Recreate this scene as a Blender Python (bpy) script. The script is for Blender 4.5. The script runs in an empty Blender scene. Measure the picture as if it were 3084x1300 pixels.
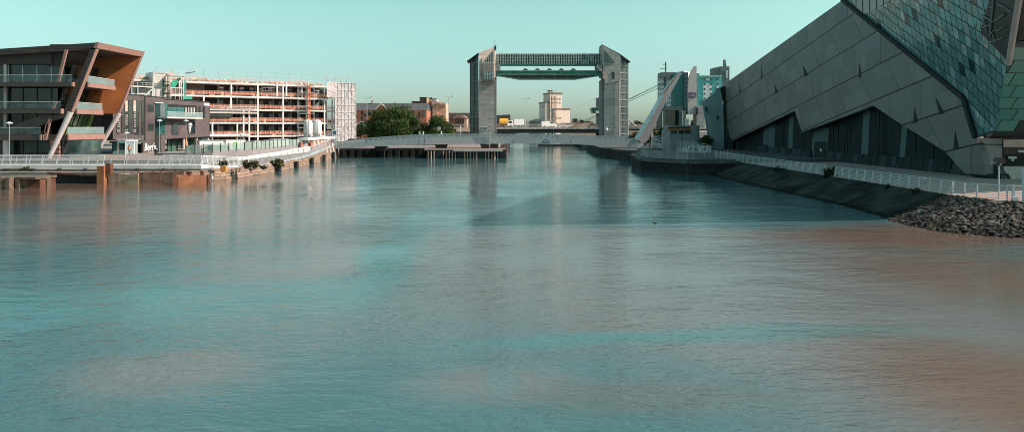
import bpy, math, random
import numpy as np
from mathutils import Vector, Matrix
R = math.radians
random.seed(7)
scene = bpy.context.scene
col = scene.collection
# ------------------------------------------------------------------ camera, sky, sun, exposure
F, CX, HY, EYE = 2200.0, 1542.0, 382.0, 6.5      # focal length and horizon in photograph pixels, eye height in metres
cam_d = bpy.data.cameras.new('camera'); cam = bpy.data.objects.new('camera', cam_d); col.objects.link(cam)
cam.location = (0, 0, EYE); cam.rotation_euler = (R(90), 0, 0)
cam_d.sensor_width = 36; cam_d.lens = F/3084*36; cam_d.shift_y = -(650-HY)/3084
cam_d.clip_start = 0.5; cam_d.clip_end = 8000
scene.camera = cam
SUN_EL, SUN_AZ = R(37), R(-6)                    # azimuth measured from +X
sdir = Vector((math.cos(SUN_AZ)*math.cos(SUN_EL), math.sin(SUN_AZ)*math.cos(SUN_EL), math.sin(SUN_EL)))
world = bpy.data.worlds.new('World'); scene.world = world; world.use_nodes = True
wn = world.node_tree; wn.nodes.clear()
sky = wn.nodes.new('ShaderNodeTexSky'); sky.sky_type = 'NISHITA'; sky.sun_disc = False
sky.sun_elevation = SUN_EL; sky.sun_rotation = R(90)-SUN_AZ; sky.dust_density = 1.2; sky.ozone_density = 1.0
tint = wn.nodes.new('ShaderNodeMix'); tint.data_type = 'RGBA'; tint.blend_type = 'MULTIPLY'; tint.inputs[0].default_value = 1
tcz = wn.nodes.new('ShaderNodeTexCoord'); sxz = wn.nodes.new('ShaderNodeSeparateXYZ'); wn.links.new(tcz.outputs['Generated'], sxz.inputs[0])
rmp = wn.nodes.new('ShaderNodeValToRGB'); wn.links.new(sxz.outputs[2], rmp.inputs[0]); rmp.color_ramp.interpolation = 'EASE'
rmp.color_ramp.elements[0].position = .03; rmp.color_ramp.elements[0].color = (.575,.745,.785,1)
rmp.color_ramp.elements[1].position = .17; rmp.color_ramp.elements[1].color = (.73,.98,.72,1)
e_ = rmp.color_ramp.elements.new(.6); e_.color = (.70,1.0,.72,1); wn.links.new(rmp.outputs[0], tint.inputs[7])
bg = wn.nodes.new('ShaderNodeBackground'); bg.inputs[1].default_value = 0.15
wo = wn.nodes.new('ShaderNodeOutputWorld')
wn.links.new(sky.outputs[0], tint.inputs[6]); wn.links.new(tint.outputs[2], bg.inputs[0]); wn.links.new(bg.outputs[0], wo.inputs[0])
sl = bpy.data.lights.new('sun', 'SUN'); sl.energy = 5.0; sl.angle = R(0.5); sl.color = (1.0, 0.80, 0.72)
so = bpy.data.objects.new('sun', sl); col.objects.link(so); so.rotation_euler = sdir.to_track_quat('Z', 'Y').to_euler()
scene.view_settings.view_transform = 'Standard'; scene.view_settings.look = 'None'
scene.view_settings.exposure = 0.40; scene.view_settings.gamma = 1
scene.cycles.max_bounces = 6; scene.cycles.filter_width = 1.0
# ------------------------------------------------------------------ helpers
def P(px, py, D): return Vector(((px-CX)/F*D, D, EYE+(HY-py)/F*D))
def G(px, py, z=0.0):
    D = (EYE-z)*F/(py-HY); return Vector(((px-CX)/F*D, D, z))
def XP(px, py, X):                                # point on the plane x = X
    D = X*F/(px-CX); return P(px, py, D)
class MB:
    def __init__(s): s.v = []; s.f = []; s.uv = None
    def face(s, pts):
        n = len(s.v); s.v += [tuple(p) for p in pts]; s.f.append(tuple(range(n, n+len(pts)))); return s
    def hexa(s, p):                               # p: 4 bottom + 4 top
        n = len(s.v); s.v += [tuple(q) for q in p]
        for f in ((3,2,1,0),(4,5,6,7),(0,1,5,4),(1,2,6,5),(2,3,7,6),(3,0,4,7)): s.f.append(tuple(n+i for i in f))
        return s
    def box(s, x0, x1, y0, y1, z0, z1):
        return s.hexa([(x0,y0,z0),(x1,y0,z0),(x1,y1,z0),(x0,y1,z0),(x0,y0,z1),(x1,y0,z1),(x1,y1,z1),(x0,y1,z1)])
    def prism(s, pts, vec):
        pts = [Vector(p) for p in pts]; vec = Vector(vec); n = len(s.v); k = len(pts)
        s.v += [tuple(p) for p in pts]+[tuple(p+vec) for p in pts]
        s.f.append(tuple(range(n+k-1, n-1, -1))); s.f.append(tuple(range(n+k, n+2*k)))
        for i in range(k): j = (i+1) % k; s.f.append((n+i, n+j, n+k+j, n+k+i))
        return s
    def plan(s, pts, z0, z1): return s.prism([(p[0], p[1], z0) for p in pts], (0,0,z1-z0))
    def tube(s, p, q, r, n=8, r2=None):
        p = Vector(p); q = Vector(q); d = (q-p)
        if d.length < 1e-6: return s
        d.normalize(); a = d.orthogonal().normalized(); b = d.cross(a); r2 = r if r2 is None else r2; m = len(s.v)
        for c, rr in ((p, r), (q, r2)):
            for i in range(n):
                t = 2*math.pi*i/n; s.v.append(tuple(c+a*math.cos(t)*rr+b*math.sin(t)*rr))
        for i in range(n): j = (i+1) % n; s.f.append((m+i, m+j, m+n+j, m+n+i))
        s.f.append(tuple(range(m+n-1, m-1, -1))); s.f.append(tuple(range(m+n, m+2*n))); return s
    def beam(s, p, q, w, h, up=(0,0,1)):
        p = Vector(p); q = Vector(q); d = (q-p).normalized(); a = d.cross(Vector(up))
        if a.length < 1e-4: a = Vector((1,0,0))
        a.normalize(); b = a.cross(d).normalized(); a *= w/2; b *= h/2
        return s.hexa([p-a-b, q-a-b, q+a-b, p+a-b, p-a+b, q-a+b, q+a+b, p+a+b])
    def lathe(s, c, prof, n=24):
        c = Vector(c); m = len(s.v)
        for r, z in prof:
            for i in range(n): t = 2*math.pi*i/n; s.v.append((c.x+r*math.cos(t), c.y+r*math.sin(t), c.z+z))
        for k in range(len(prof)-1):
            for i in range(n): j = (i+1) % n; s.f.append((m+k*n+i, m+k*n+j, m+(k+1)*n+j, m+(k+1)*n+i))
        s.f.append(tuple(range(m+n-1, m-1, -1))); k = (len(prof)-1)*n; s.f.append(tuple(range(m+k, m+k+n))); return s
    def build(s, name, mat, parent=None, smooth=False, **kw):
        me = bpy.data.meshes.new(name); o = bpy.data.objects.new(name, me)
        off = Vector((0,0,0))
        q = parent
        while q is not None: off += q.location; q = q.parent
        if parent is None and s.v:
            vv = np.array(s.v); mn = vv.min(0); mx = vv.max(0); off = Vector(((mn[0]+mx[0])/2, (mn[1]+mx[1])/2, mn[2])); o.location = off
        me.from_pydata([(a[0]-off.x, a[1]-off.y, a[2]-off.z) for a in s.v], [], s.f); me.update()
        if s.uv is not None:
            l = me.uv_layers.new(name='UVMap')
            for i, t in enumerate(s.uv): l.data[i].uv = t
        if mat: me.materials.append(mat)
        if smooth: me.polygons.foreach_set('use_smooth', [True]*len(me.polygons))
        if parent is not None: o.parent = parent
        col.objects.link(o); tag(o, **kw); return o
def tag(o, label=None, cat=None, group=None, kind=None):
    if label: o['label'] = label
    if cat: o['category'] = cat
    if group: o['group'] = group
    if kind: o['kind'] = kind
    return o
def thing(name, loc, label, cat, group=None):
    o = bpy.data.objects.new(name, None); o.empty_display_size = .5; o.location = loc; col.objects.link(o); return tag(o, label, cat, group)
def dup(o, loc=None, parent=None, label=None, rz=None):
    c = o.copy(); col.objects.link(c)
    if parent: c.parent = parent
    if loc is not None: c.location = loc
    if rz is not None: c.rotation_euler = (0,0,rz)
    if label: c['label'] = label
    for ch in [x for x in bpy.data.objects if x.parent == o]: dup(ch, None, c)
    return c
class Fac:                                        # a vertical facade line on the plan, a = along, b = outwards
    def __init__(s, p0, p1):
        s.p0 = Vector((p0[0], p0[1])); s.p1 = Vector((p1[0], p1[1])); s.L = (s.p1-s.p0).length; s.u = (s.p1-s.p0)/s.L
        n = Vector((s.u.y, -s.u.x)); s.n = n if n.dot(-s.p0) > 0 else -n
    def at(s, a, b, z): q = s.p0+s.u*a+s.n*b; return Vector((q.x, q.y, z))
    def uz(s, px, py, b=0):
        o = s.p0+s.n*b; d = Vector(((px-CX)/F, 1.0)); den = d.dot(s.n); t = o.dot(s.n)/den; q = d*t
        return (q-s.p0).dot(s.u), EYE+(HY-py)/F*t
    def box(s, m, a0, a1, b0, b1, z0, z1):
        m.hexa([s.at(a0,b0,z0), s.at(a1,b0,z0), s.at(a1,b1,z0), s.at(a0,b1,z0), s.at(a0,b0,z1), s.at(a1,b0,z1), s.at(a1,b1,z1), s.at(a0,b1,z1)]); return m
    def pbox(s, m, x0, y0, x1, y1, b0, b1):       # rectangle given where it appears, built on the facade
        xm = (x0+x1)/2; a0 = s.uz(x0, y0, b1)[0]; a1 = s.uz(x1, y0, b1)[0]
        z1 = s.uz(xm, y0, b1)[1]; z0 = s.uz(xm, y1, b1)[1]; return s.box(m, a0, a1, b0, b1, z0, z1)
    def pt(s, px, py, b=0): a, z = s.uz(px, py, b); return s.at(a, b, z)
    def poly(s, m, pts, b0, b1):
        q = [s.uz(x, y, b1) for x, y in pts]; m.prism([s.at(a, b1, z) for a, z in q], Vector((s.n.x, s.n.y, 0))*(b0-b1)); return m
def FP(x0, d0, x1, d1): a = P(x0, 0, d0); b = P(x1, 0, d1); return Fac((a.x, a.y), (b.x, b.y))
# ------------------------------------------------------------------ materials
def nt(name):
    m = bpy.data.materials.new(name); m.use_nodes = True; t = m.node_tree; b = t.nodes['Principled BSDF']; return m, t, b
def N(t, ty, **k):
    n = t.nodes.new(ty)
    for a, v in k.items(): setattr(n, a, v)
    return n
def mth(t, op, a, b=None, c=None, clamp=False):
    n = N(t, 'ShaderNodeMath', operation=op, use_clamp=clamp)
    for i, v in enumerate((a, b, c)):
        if v is None: continue
        if isinstance(v, (int, float)): n.inputs[i].default_value = v
        else: t.links.new(v, n.inputs[i])
    return n.outputs[0]
def mixc(t, fac, a, b, mode='MIX'):
    n = N(t, 'ShaderNodeMix', data_type='RGBA', blend_type=mode)
    for i, v in ((0, fac), (6, a), (7, b)):
        if isinstance(v, (int, float)): n.inputs[i].default_value = v
        elif isinstance(v, tuple): n.inputs[i].default_value = (*v, 1) if len(v) == 3 else v
        else: t.links.new(v, n.inputs[i])
    return n.outputs[2]
def pos(t): return N(t, 'ShaderNodeNewGeometry').outputs['Position']
def noise(t, vec, sc, det=4, ro=.55):
    n = N(t, 'ShaderNodeTexNoise'); n.inputs['Scale'].default_value = sc; n.inputs['Detail'].default_value = det; n.inputs['Roughness'].default_value = ro
    t.links.new(vec, n.inputs['Vector']); return n.outputs['Fac']
def bump(t, b, h, st, dist=.02):
    n = N(t, 'ShaderNodeBump'); n.inputs['Strength'].default_value = st; n.inputs['Distance'].default_value = dist
    t.links.new(h, n.inputs['Height']); t.links.new(n.outputs[0], b.inputs['Normal'])
def ramp(t, v, a, b):
    n = N(t, 'ShaderNodeMapRange'); n.inputs[1].default_value = a; n.inputs[2].default_value = b; t.links.new(v, n.inputs[0]); return n.outputs[0]
def sc3(c, k): return tuple(min(1, x*k) for x in c)
MC = {}
def mat(name, c, rough=.7, metal=0, var=.25, scale=.8, streak=0, spec=.5, bmp=0):
    if name in MC: return MC[name]
    m, t, b = nt(name); p = pos(t)
    f = noise(t, p, scale, 5); f = ramp(t, f, .3, .7)
    cc = mixc(t, f, sc3(c, 1-var), sc3(c, 1+var))
    if streak:
        mp = N(t, 'ShaderNodeMapping'); mp.inputs['Scale'].default_value = (1.4, 1.4, .12); t.links.new(p, mp.inputs[0])
        g = ramp(t, noise(t, mp.outputs[0], 1.2, 4), .5, .75); cc = mixc(t, mth(t, 'MULTIPLY', g, streak), cc, sc3(c, .35))
    t.links.new(cc, b.inputs['Base Color']); b.inputs['Roughness'].default_value = rough; b.inputs['Metallic'].default_value = metal
    b.inputs['Specular IOR Level'].default_value = spec
    if bmp: bump(t, b, noise(t, p, scale*6, 4), bmp, .05)
    MC[name] = m; return m
def brick(name, c1, c2, mort, ang, w=.9, h=.3, ms=.03, rough=.85, bias=0, spec=.3):
    m, t, b = nt(name); p = pos(t); s = N(t, 'ShaderNodeSeparateXYZ'); t.links.new(p, s.inputs[0])
    u = mth(t, 'ADD', mth(t, 'MULTIPLY', s.outputs[0], math.cos(ang)), mth(t, 'MULTIPLY', s.outputs[1], math.sin(ang)))
    c = N(t, 'ShaderNodeCombineXYZ'); t.links.new(u, c.inputs[0]); t.links.new(s.outputs[2], c.inputs[1])
    k = N(t, 'ShaderNodeTexBrick'); k.inputs['Scale'].default_value = 1; k.inputs['Brick Width'].default_value = w; k.inputs['Row Height'].default_value = h
    k.inputs['Mortar Size'].default_value = ms; k.inputs['Bias'].default_value = bias; k.inputs['Mortar Smooth'].default_value = .3
    for n_, v in (('Color1', c1), ('Color2', c2), ('Mortar', mort)): k.inputs[n_].default_value = (*v, 1)
    t.links.new(c.outputs[0], k.inputs['Vector'])
    f = ramp(t, noise(t, p, .5, 5), .3, .75)
    t.links.new(mixc(t, f, k.outputs[0], mixc(t, 1.0, k.outputs[0], (.62,.6,.6), 'MULTIPLY')), b.inputs['Base Color']); b.inputs['Roughness'].default_value = rough
    b.inputs['Specular IOR Level'].default_value = spec
    bump(t, b, k.outputs['Fac'], -.3, .03); MC[name] = m; return m
def glass(name, c, rough=.06, metal=.0, spec=1.0, wob=.02):
    m, t, b = nt(name); p = pos(t)
    f = ramp(t, noise(t, p, .35, 3), .35, .65); t.links.new(mixc(t, f, sc3(c, .5), sc3(c, 1.5)), b.inputs['Base Color'])
    b.inputs['Roughness'].default_value = rough; b.inputs['Specular IOR Level'].default_value = spec; b.inputs['Metallic'].default_value = metal
    bump(t, b, noise(t, p, .6, 2), wob*10, .05); MC[name] = m; return m
def clear(name, c, alpha):
    m, t, b = nt(name); b.inputs['Base Color'].default_value = (*c, 1); b.inputs['Roughness'].default_value = .08; b.inputs['Alpha'].default_value = alpha
    f = ramp(t, noise(t, pos(t), 1.0, 3), .3, .7); t.links.new(mth(t, 'MULTIPLY_ADD', f, .15, alpha-.07), b.inputs['Alpha']); MC[name] = m; return m
WHITE = mat('white_paint', (.72,.70,.70), .5, var=.08)
WDIRT = mat('weathered_white', (.62,.60,.60), .6, var=.12, streak=.3)
STEEL = mat('galvanised_steel', (.42,.45,.46), .45, .4, var=.15)
RAIL = mat('rail_paint', (.60,.62,.63), .45, .2, var=.1)
DARK = mat('dark_metal', (.035,.045,.045), .5, .3)
BLACK = mat('black_shade', (.012,.016,.016), .8, var=.3)
CONC = mat('concrete', (.30,.29,.28), .85, var=.18, streak=.5, bmp=.2)
CONCL = mat('pale_concrete', (.52,.48,.45), .85, var=.12, streak=.25)
ORN = mat('orange_netting', (.75,.22,.10), .7, var=.35, scale=2)
RUST = mat('rusted_steel', (.15,.06,.035), .85, .1, var=.6, scale=1.3, streak=.7, bmp=.5)
RUSTL = mat('orange_rust', (.30,.12,.06), .85, var=.35, scale=1.0, streak=.5, bmp=.3)
TIMB = mat('old_timber', (.15,.095,.065), .9, var=.4, scale=2, streak=.7, bmp=.5)
PILE = mat('dark_pile', (.035,.032,.030), .8, .1, var=.5, scale=1.5, streak=.5, bmp=.3)
GREEN = mat('green_steel', (.03,.16,.12), .5, .2, var=.3)
PAVE = mat('paving', (.25,.205,.19), .9, var=.2, scale=.5)
ASPH = mat('asphalt', (.06,.06,.06), .9, var=.2)
TAN = mat('tan_render', (.62,.40,.28), .85, var=.12)
ROOFT = mat('slate_roof', (.075,.08,.085), .8, var=.25)
GLS = glass('dark_glass', (.02,.045,.045))
GLT = glass('teal_glass', (.04,.13,.13), .05)
WIN = glass('window_glass', (.03,.04,.045), .1)
BAL = clear('balustrade_glass', (.30,.42,.42), .42)
BALG = clear('green_balustrade_glass', (.35,.48,.42), .5)
def leafmat(name, c1, c2):
    m, t, b = nt(name); o = N(t, 'ShaderNodeNewGeometry').outputs['Random Per Island']
    f = mth(t, 'MULTIPLY_ADD', ramp(t, noise(t, pos(t), .55, 3), .35, .65), .55, mth(t, 'MULTIPLY', o, .45)); t.links.new(mixc(t, f, c1, c2), b.inputs['Base Color'])
    b.inputs['Roughness'].default_value = .65; b.inputs['Specular IOR Level'].default_value = .2; MC[name] = m; return m
LEAF = leafmat('leaves', (.008,.030,.009), (.075,.115,.022))
LEAFD = leafmat('dark_leaves', (.008,.022,.010), (.03,.055,.018))
LEAFB = leafmat('scrub_leaves', (.02,.03,.012), (.10,.085,.03))
BARK = mat('bark', (.06,.045,.035), .95, var=.4, scale=3)
def text(s, size, fac, a, z, b, mat_, name, parent, rot=0, ext=.02, align='CENTER', **kw):
    cu = bpy.data.curves.new('t', 'FONT'); cu.body = s; cu.size = size; cu.align_x = align; cu.align_y = 'CENTER'; cu.extrude = ext; cu.resolution_u = 3
    if kw.pop('bold', 0): cu.offset = size*.02
    shear = kw.pop('shear', 0); cu.shear = shear; sx = kw.pop('sx', 1)
    o = bpy.data.objects.new('t', cu); col.objects.link(o); dg = bpy.context.evaluated_depsgraph_get()
    me = bpy.data.meshes.new_from_object(o.evaluated_get(dg)); bpy.data.objects.remove(o)
    u = fac.u if fac.u.x > 0 or abs(fac.u.x) < .2 and fac.n.x > 0 else fac.u
    U = Vector((fac.u.x, fac.u.y, 0)); Nn = Vector((fac.n.x, fac.n.y, 0)); Z = Vector((0,0,1))
    if U.cross(Z).dot(Nn) < 0: U = -U
    c, s_ = math.cos(rot), math.sin(rot); O = fac.at(a, b, z)
    m = MB()
    for v in me.vertices:
        vx = v.co.x*sx; x = vx*c-v.co.y*s_; y = vx*s_+v.co.y*c; m.v.append(tuple(O+U*x+Z*y+Nn*v.co.z))
    m.f = [tuple(p.vertices) for p in me.polygons]; return m.build(name, mat_, parent, **kw)
def leaves(blobs, n, size, seed=0, shell=.55):
    rg = np.random.default_rng(seed); w = np.array([b[3]*b[4]*b[5] for b in blobs])**.67; w = w/w.sum(); V = []
    m = MB(); ids = rg.choice(len(blobs), n, p=w); d = rg.normal(size=(n,3)); d /= np.linalg.norm(d, axis=1)[:,None]
    r = (shell+(1-shell)*rg.random(n))*(1+.18*rg.normal(size=n)*.5)
    B = np.array([b[:6] for b in blobs])[ids]; c = B[:,:3]+d*r[:,None]*B[:,3:6]
    nn = d+.7*rg.normal(size=(n,3)); nn /= np.linalg.norm(nn, axis=1)[:,None]
    a = np.cross(nn, rg.normal(size=(n,3))); a /= np.linalg.norm(a, axis=1)[:,None]; b = np.cross(nn, a)
    s = size*(.6+.8*rg.random(n))[:,None]
    vs = np.stack([c-a*s, c-b*s*.6, c+a*s, c+b*s*.6], 1).reshape(-1,3)
    m.v = [tuple(x) for x in vs]; m.f = [(4*i, 4*i+1, 4*i+2, 4*i+3) for i in range(n)]; return m
def tree(name, base, h, rx, n, size, mat_, label, cat='tree', group=None, seed=0, trunk=.25, blobs=14, low=.15, conical=False):
    rg = random.Random(seed); b = Vector(base); t = thing(name, b, label, cat, group)
    bl = []
    for i in range(blobs):
        f = rg.random(); an = rg.random()*6.28
        z = low+(1-low)*(.12+.75*f); rad = rx*(math.sin(math.pi*(.15+.75*f))**.7 if not conical else (1.05-f))
        k = rad*(.2+.75*rg.random()) if not conical else rad*.45*rg.random()
        s = rx*(.19+.22*rg.random()) if not conical else rad*.6+.15
        bl.append((b.x+math.cos(an)*k, b.y+math.sin(an)*k, b.z+h*z, s, s, s*(.8 if not conical else 1.3)))
    if not conical: bl.append((b.x, b.y, b.z+h*(low+(1-low)*.42), rx*.68, rx*.68, h*(1-low)*.36))
    m = MB(); 
    p0 = b; pts = [b, b+Vector((.1,.1,h*.25)), b+Vector((-.1,.1,h*.5)), b+Vector((.1,0,h*.8))]
    for i in range(3): m.tube(pts[i], pts[i+1], trunk*(1-i*.28), 8, trunk*(1-(i+1)*.28))
    for q in bl[:7]: m.tube(b+Vector((0,0,h*(.2+.2*rg.random()))), (q[0], q[1], q[2]), trunk*.35, 5, trunk*.12)
    m.build('trunk', BARK, t)
    leaves(bl, n, size, seed).build('crown', mat_, t); return t
# ------------------------------------------------------------------ water
def water_mat():
    m, t, b = nt('river_water'); p = pos(t)
    w1 = noise(t, p, .12, 3); w2 = N(t, 'ShaderNodeTexNoise'); w2.inputs['Scale'].default_value = .035; w2.inputs['Detail'].default_value = 4; t.links.new(p, w2.inputs['Vector'])
    off = N(t, 'ShaderNodeVectorMath', operation='MULTIPLY_ADD'); t.links.new(w2.outputs['Color'], off.inputs[0]); off.inputs[1].default_value = (9,9,0); off.inputs[2].default_value = (-4.5,-4.5,0)
    ad = N(t, 'ShaderNodeVectorMath', operation='ADD'); t.links.new(p, ad.inputs[0]); t.links.new(off.outputs[0], ad.inputs[1])
    s = N(t, 'ShaderNodeSeparateXYZ'); t.links.new(ad.outputs[0], s.inputs[0]); X, Y = s.outputs[0], s.outputs[1]
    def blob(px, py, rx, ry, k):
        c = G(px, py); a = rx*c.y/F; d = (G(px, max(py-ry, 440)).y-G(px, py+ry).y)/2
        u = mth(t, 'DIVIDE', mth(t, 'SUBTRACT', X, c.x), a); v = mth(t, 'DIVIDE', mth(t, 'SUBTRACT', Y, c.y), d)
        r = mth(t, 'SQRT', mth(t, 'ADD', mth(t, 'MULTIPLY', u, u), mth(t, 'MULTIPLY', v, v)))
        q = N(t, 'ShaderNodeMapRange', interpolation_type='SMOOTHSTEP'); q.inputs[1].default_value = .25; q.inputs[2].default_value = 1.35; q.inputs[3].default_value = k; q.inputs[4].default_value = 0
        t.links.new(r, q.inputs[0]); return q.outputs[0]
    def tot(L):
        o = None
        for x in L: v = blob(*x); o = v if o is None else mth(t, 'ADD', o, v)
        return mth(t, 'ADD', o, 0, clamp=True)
    mauve = tot([(2000,712,700,34,1),(2650,960,760,330,1),(1550,800,820,150,1),(700,640,500,60,.6),(1250,600,230,110,.6),(450,1120,330,70,.75),(300,640,230,80,.7),(2350,960,620,110,.6),(1450,1140,330,60,.7),(2250,760,500,50,.6)])  # includes pale sunlit water ahead of the shadow edge, painted into the colour
    brown = tot([(60,590,260,100,1),(300,690,300,60,.4),(700,545,260,30,.4),(480,556,300,26,.45),(2750,705,600,40,1),(2980,830,420,120,.8),(2980,1150,420,170,.8),(1900,1190,420,60,.35),(1400,520,70,60,.3)])  # silt, plus the sunlit strip along the shadow edge painted in
    teal = tot([(380,920,620,80,.8),(1290,640,70,110,.8),(1150,780,110,60,.7),(1900,1025,640,26,.9),(2500,1000,380,22,.6),(1480,1130,70,50,.5),(1000,880,260,60,.6)])  # sky reflection painted into the base colour as soft teal patches
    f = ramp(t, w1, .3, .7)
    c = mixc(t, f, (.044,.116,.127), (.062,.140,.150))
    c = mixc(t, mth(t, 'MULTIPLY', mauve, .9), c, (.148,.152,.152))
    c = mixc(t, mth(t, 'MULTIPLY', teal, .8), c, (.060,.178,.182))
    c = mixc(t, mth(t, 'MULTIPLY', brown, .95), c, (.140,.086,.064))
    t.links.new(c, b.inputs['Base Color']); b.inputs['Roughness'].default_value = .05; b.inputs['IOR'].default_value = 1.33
    mp = N(t, 'ShaderNodeMapping'); mp.inputs['Rotation'].default_value = (0,0,R(-12)); mp.inputs['Scale'].default_value = (.75,1.5,1); t.links.new(p, mp.inputs[0]); q = mp.outputs[0]
    h = mth(t, 'ADD', mth(t, 'ADD', mth(t, 'MULTIPLY', noise(t, q, 1.1, 3, .6), 1.0), mth(t, 'MULTIPLY', noise(t, q, .3, 2, .5), 1.5)), mth(t, 'MULTIPLY', noise(t, q, 4.2, 3, .6), .42))
    patch = ramp(t, noise(t, p, .06, 3), .35, .65)
    h = mth(t, 'MULTIPLY', h, mth(t, 'MULTIPLY_ADD', patch, .95, .3))
    s2 = N(t, 'ShaderNodeSeparateXYZ'); t.links.new(p, s2.inputs[0]); calm = N(t, 'ShaderNodeMapRange', interpolation_type='SMOOTHSTEP'); calm.inputs[1].default_value = 22; calm.inputs[2].default_value = 90; calm.inputs[3].default_value = 1.0; calm.inputs[4].default_value = .26; t.links.new(s2.outputs[1], calm.inputs[0])
    h = mth(t, 'MULTIPLY', h, calm.outputs[0]); bump(t, b, h, 1.0, .085); return m
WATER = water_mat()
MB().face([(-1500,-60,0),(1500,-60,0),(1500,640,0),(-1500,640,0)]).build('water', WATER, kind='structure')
# ------------------------------------------------------------------ ground
GROUND = mat('quay_ground', (.22,.19,.17), .95, var=.3, scale=.3)
def slab(name, pts, z, m_, z0=-2): return MB().plan(pts, z0, z).build(name, m_, kind='structure')
QL = [(-36.2,90),(-35,92),(-34.5,109),(-37.6,157)]
slab('quayside_ground', [(-500,86),(-48,84.6),(-37.6,85.5),(-36.2,90),(-35,92),(-34.9,100),(-500,100)], 1.25, GROUND)
slab('plaza_pavement', [(-500,100),(-34.9,100),(-34.5,109),(-37.6,157),(-37.6,160),(-4,160),(-4,214),(-5,640),(-2500,640),(-2500,100)], 1.9, PAVE)
slab('promenade_pavement', [(31,47),(400,47),(400,100),(31,100)], 1.7, mat('pink_paving', (.42,.31,.27), .95, spec=.1, var=.12, scale=.6))
slab('quay_pavement', [(31,100),(24,99.5),(19.4,107),(21,125),(25,138),(22,147),(20.5,165),(21.5,204),(23,215),(26,640),(2500,640),(2500,100)], 2.0, mat('shade_dark_quay', (.07,.072,.07), .9, var=.3, scale=.4))  # surface colour darkened to stand in for shadow on the platform
MB().box(-4000, 4000, 640, 6000, -2, 1.6).build('ground', GROUND, kind='structure')
# embankment slope
def slope():
    top = [(31,101),(31,92),(31,80),(31,70),(31,60),(31,53),(31,49.5),(31.2,47.6),(32.5,46.6),(38,46.5),(50,46.5),(90,46.5)]
    toe = [(26.5,103),(25.2,92),(25.6,80),(26,70),(26.2,60),(25.6,52),(25.2,48),(25.6,44.5),(28.5,42),(36,41.4),(50,41),(90,41)]
    def samp(L, s):
        f = s*(len(L)-1); i = min(int(f), len(L)-2); k = f-i; return Vector((L[i][0]*(1-k)+L[i+1][0]*k, L[i][1]*(1-k)+L[i+1][1]*k))
    return top, toe, samp
TOP, TOE, SAMP = slope()
def slope_pt(s, r): a = SAMP(TOP, s); b = SAMP(TOE, s); q = a.lerp(b, r); return Vector((q.x, q.y, 1.7*(1-r)-.35*r-.12*math.sin(r*math.pi)))
rg = random.Random(3); m = MB(); NS, NR = 240, 14
for i in range(NS+1):
    for j in range(NR+1):
        q = slope_pt(i/NS, j/NR); e = 0 if j == 0 else .07; m.v.append((q.x+rg.uniform(-e,e), q.y+rg.uniform(-e,e), q.z+rg.uniform(-e,e)*1.3))
for i in range(NS):
    for j in range(NR): a = i*(NR+1)+j; m.f.append((a, a+1, a+NR+2, a+NR+1))
def wet(m_, z0, z1, k=.3):
    t = m_.node_tree; b = t.nodes['Principled BSDF']; l = b.inputs['Base Color'].links[0].from_socket; s = N(t, 'ShaderNodeSeparateXYZ'); t.links.new(pos(t), s.inputs[0])
    w = ramp(t, mth(t, 'ADD', s.outputs[2], mth(t, 'MULTIPLY_ADD', noise(t, pos(t), 1.5, 3), .3, -.15)), z0, z1); t.links.new(mixc(t, w, mixc(t, 1.0, l, (k,k,k*.95), 'MULTIPLY'), l), b.inputs['Base Color']); return m_
SLM = wet(mat('weedy_bank', (.036,.038,.031), .95, spec=.1, var=.8, scale=.45, bmp=.8), .12, .2)
m.build('embankment', SLM, smooth=True, kind='structure')
m = MB(); rg = random.Random(5)
ico = None
import bmesh
bm = bmesh.new(); bmesh.ops.create_icosphere(bm, subdivisions=1, radius=1); iv = [tuple(v.co) for v in bm.verts]; ifc = [tuple(v.index for v in f.verts) for f in bm.faces]; bm.free()
bm = bmesh.new(); bmesh.ops.create_icosphere(bm, subdivisions=2, radius=1); iv = np.array([tuple(v.co) for v in bm.verts]); ifc = [tuple(v.index for v in f.verts) for f in bm.faces]; bm.free()
def rock(m, c, s):
    n = len(m.v); v = iv*(1+.0); k = np.array([rg.uniform(.7,1.25)*s, rg.uniform(.6,1.0)*s, rg.uniform(.35,.6)*s]); d = [np.array([rg.gauss(0,1) for _ in range(3)]) for _ in range(6)]
    for q in d: q /= np.linalg.norm(q); dd = v@q; v = v-np.outer(np.maximum(dd-.58, 0), q)
    a = rg.uniform(-.7,.7); v = v*k; v = np.stack([v[:,0]*math.cos(a)-v[:,1]*math.sin(a), v[:,0]*math.sin(a)+v[:,1]*math.cos(a), v[:,2]], 1)+np.array(c)
    m.v += [tuple(x) for x in v]; m.f += [tuple(n+i for i in f) for f in ifc]
def dens(s): return 0
s = .44
while s < .93:
    q0 = slope_pt(s, .5); step = .0016
    q1 = slope_pt(s+.002, .5); ds = .29/max((q1-q0).length/.002, 1)
    r = 0.02
    edge = slope_pt(s, 0)
    while r < 1.03:
        q = slope_pt(min(s+rg.uniform(-.3,.3)*ds, .999), min(r, 1.2))
        lim = 52.5-2.0*(1-r)
        if q.y < lim+rg.uniform(-.5,.5): rock(m, (q.x+rg.uniform(-.08,.08), q.y+rg.uniform(-.08,.08), q.z+.05), rg.uniform(.12,.25))
        L = (SAMP(TOP, s)-SAMP(TOE, s)).length; r += .26/max(L, 1)
    s += ds
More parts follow.
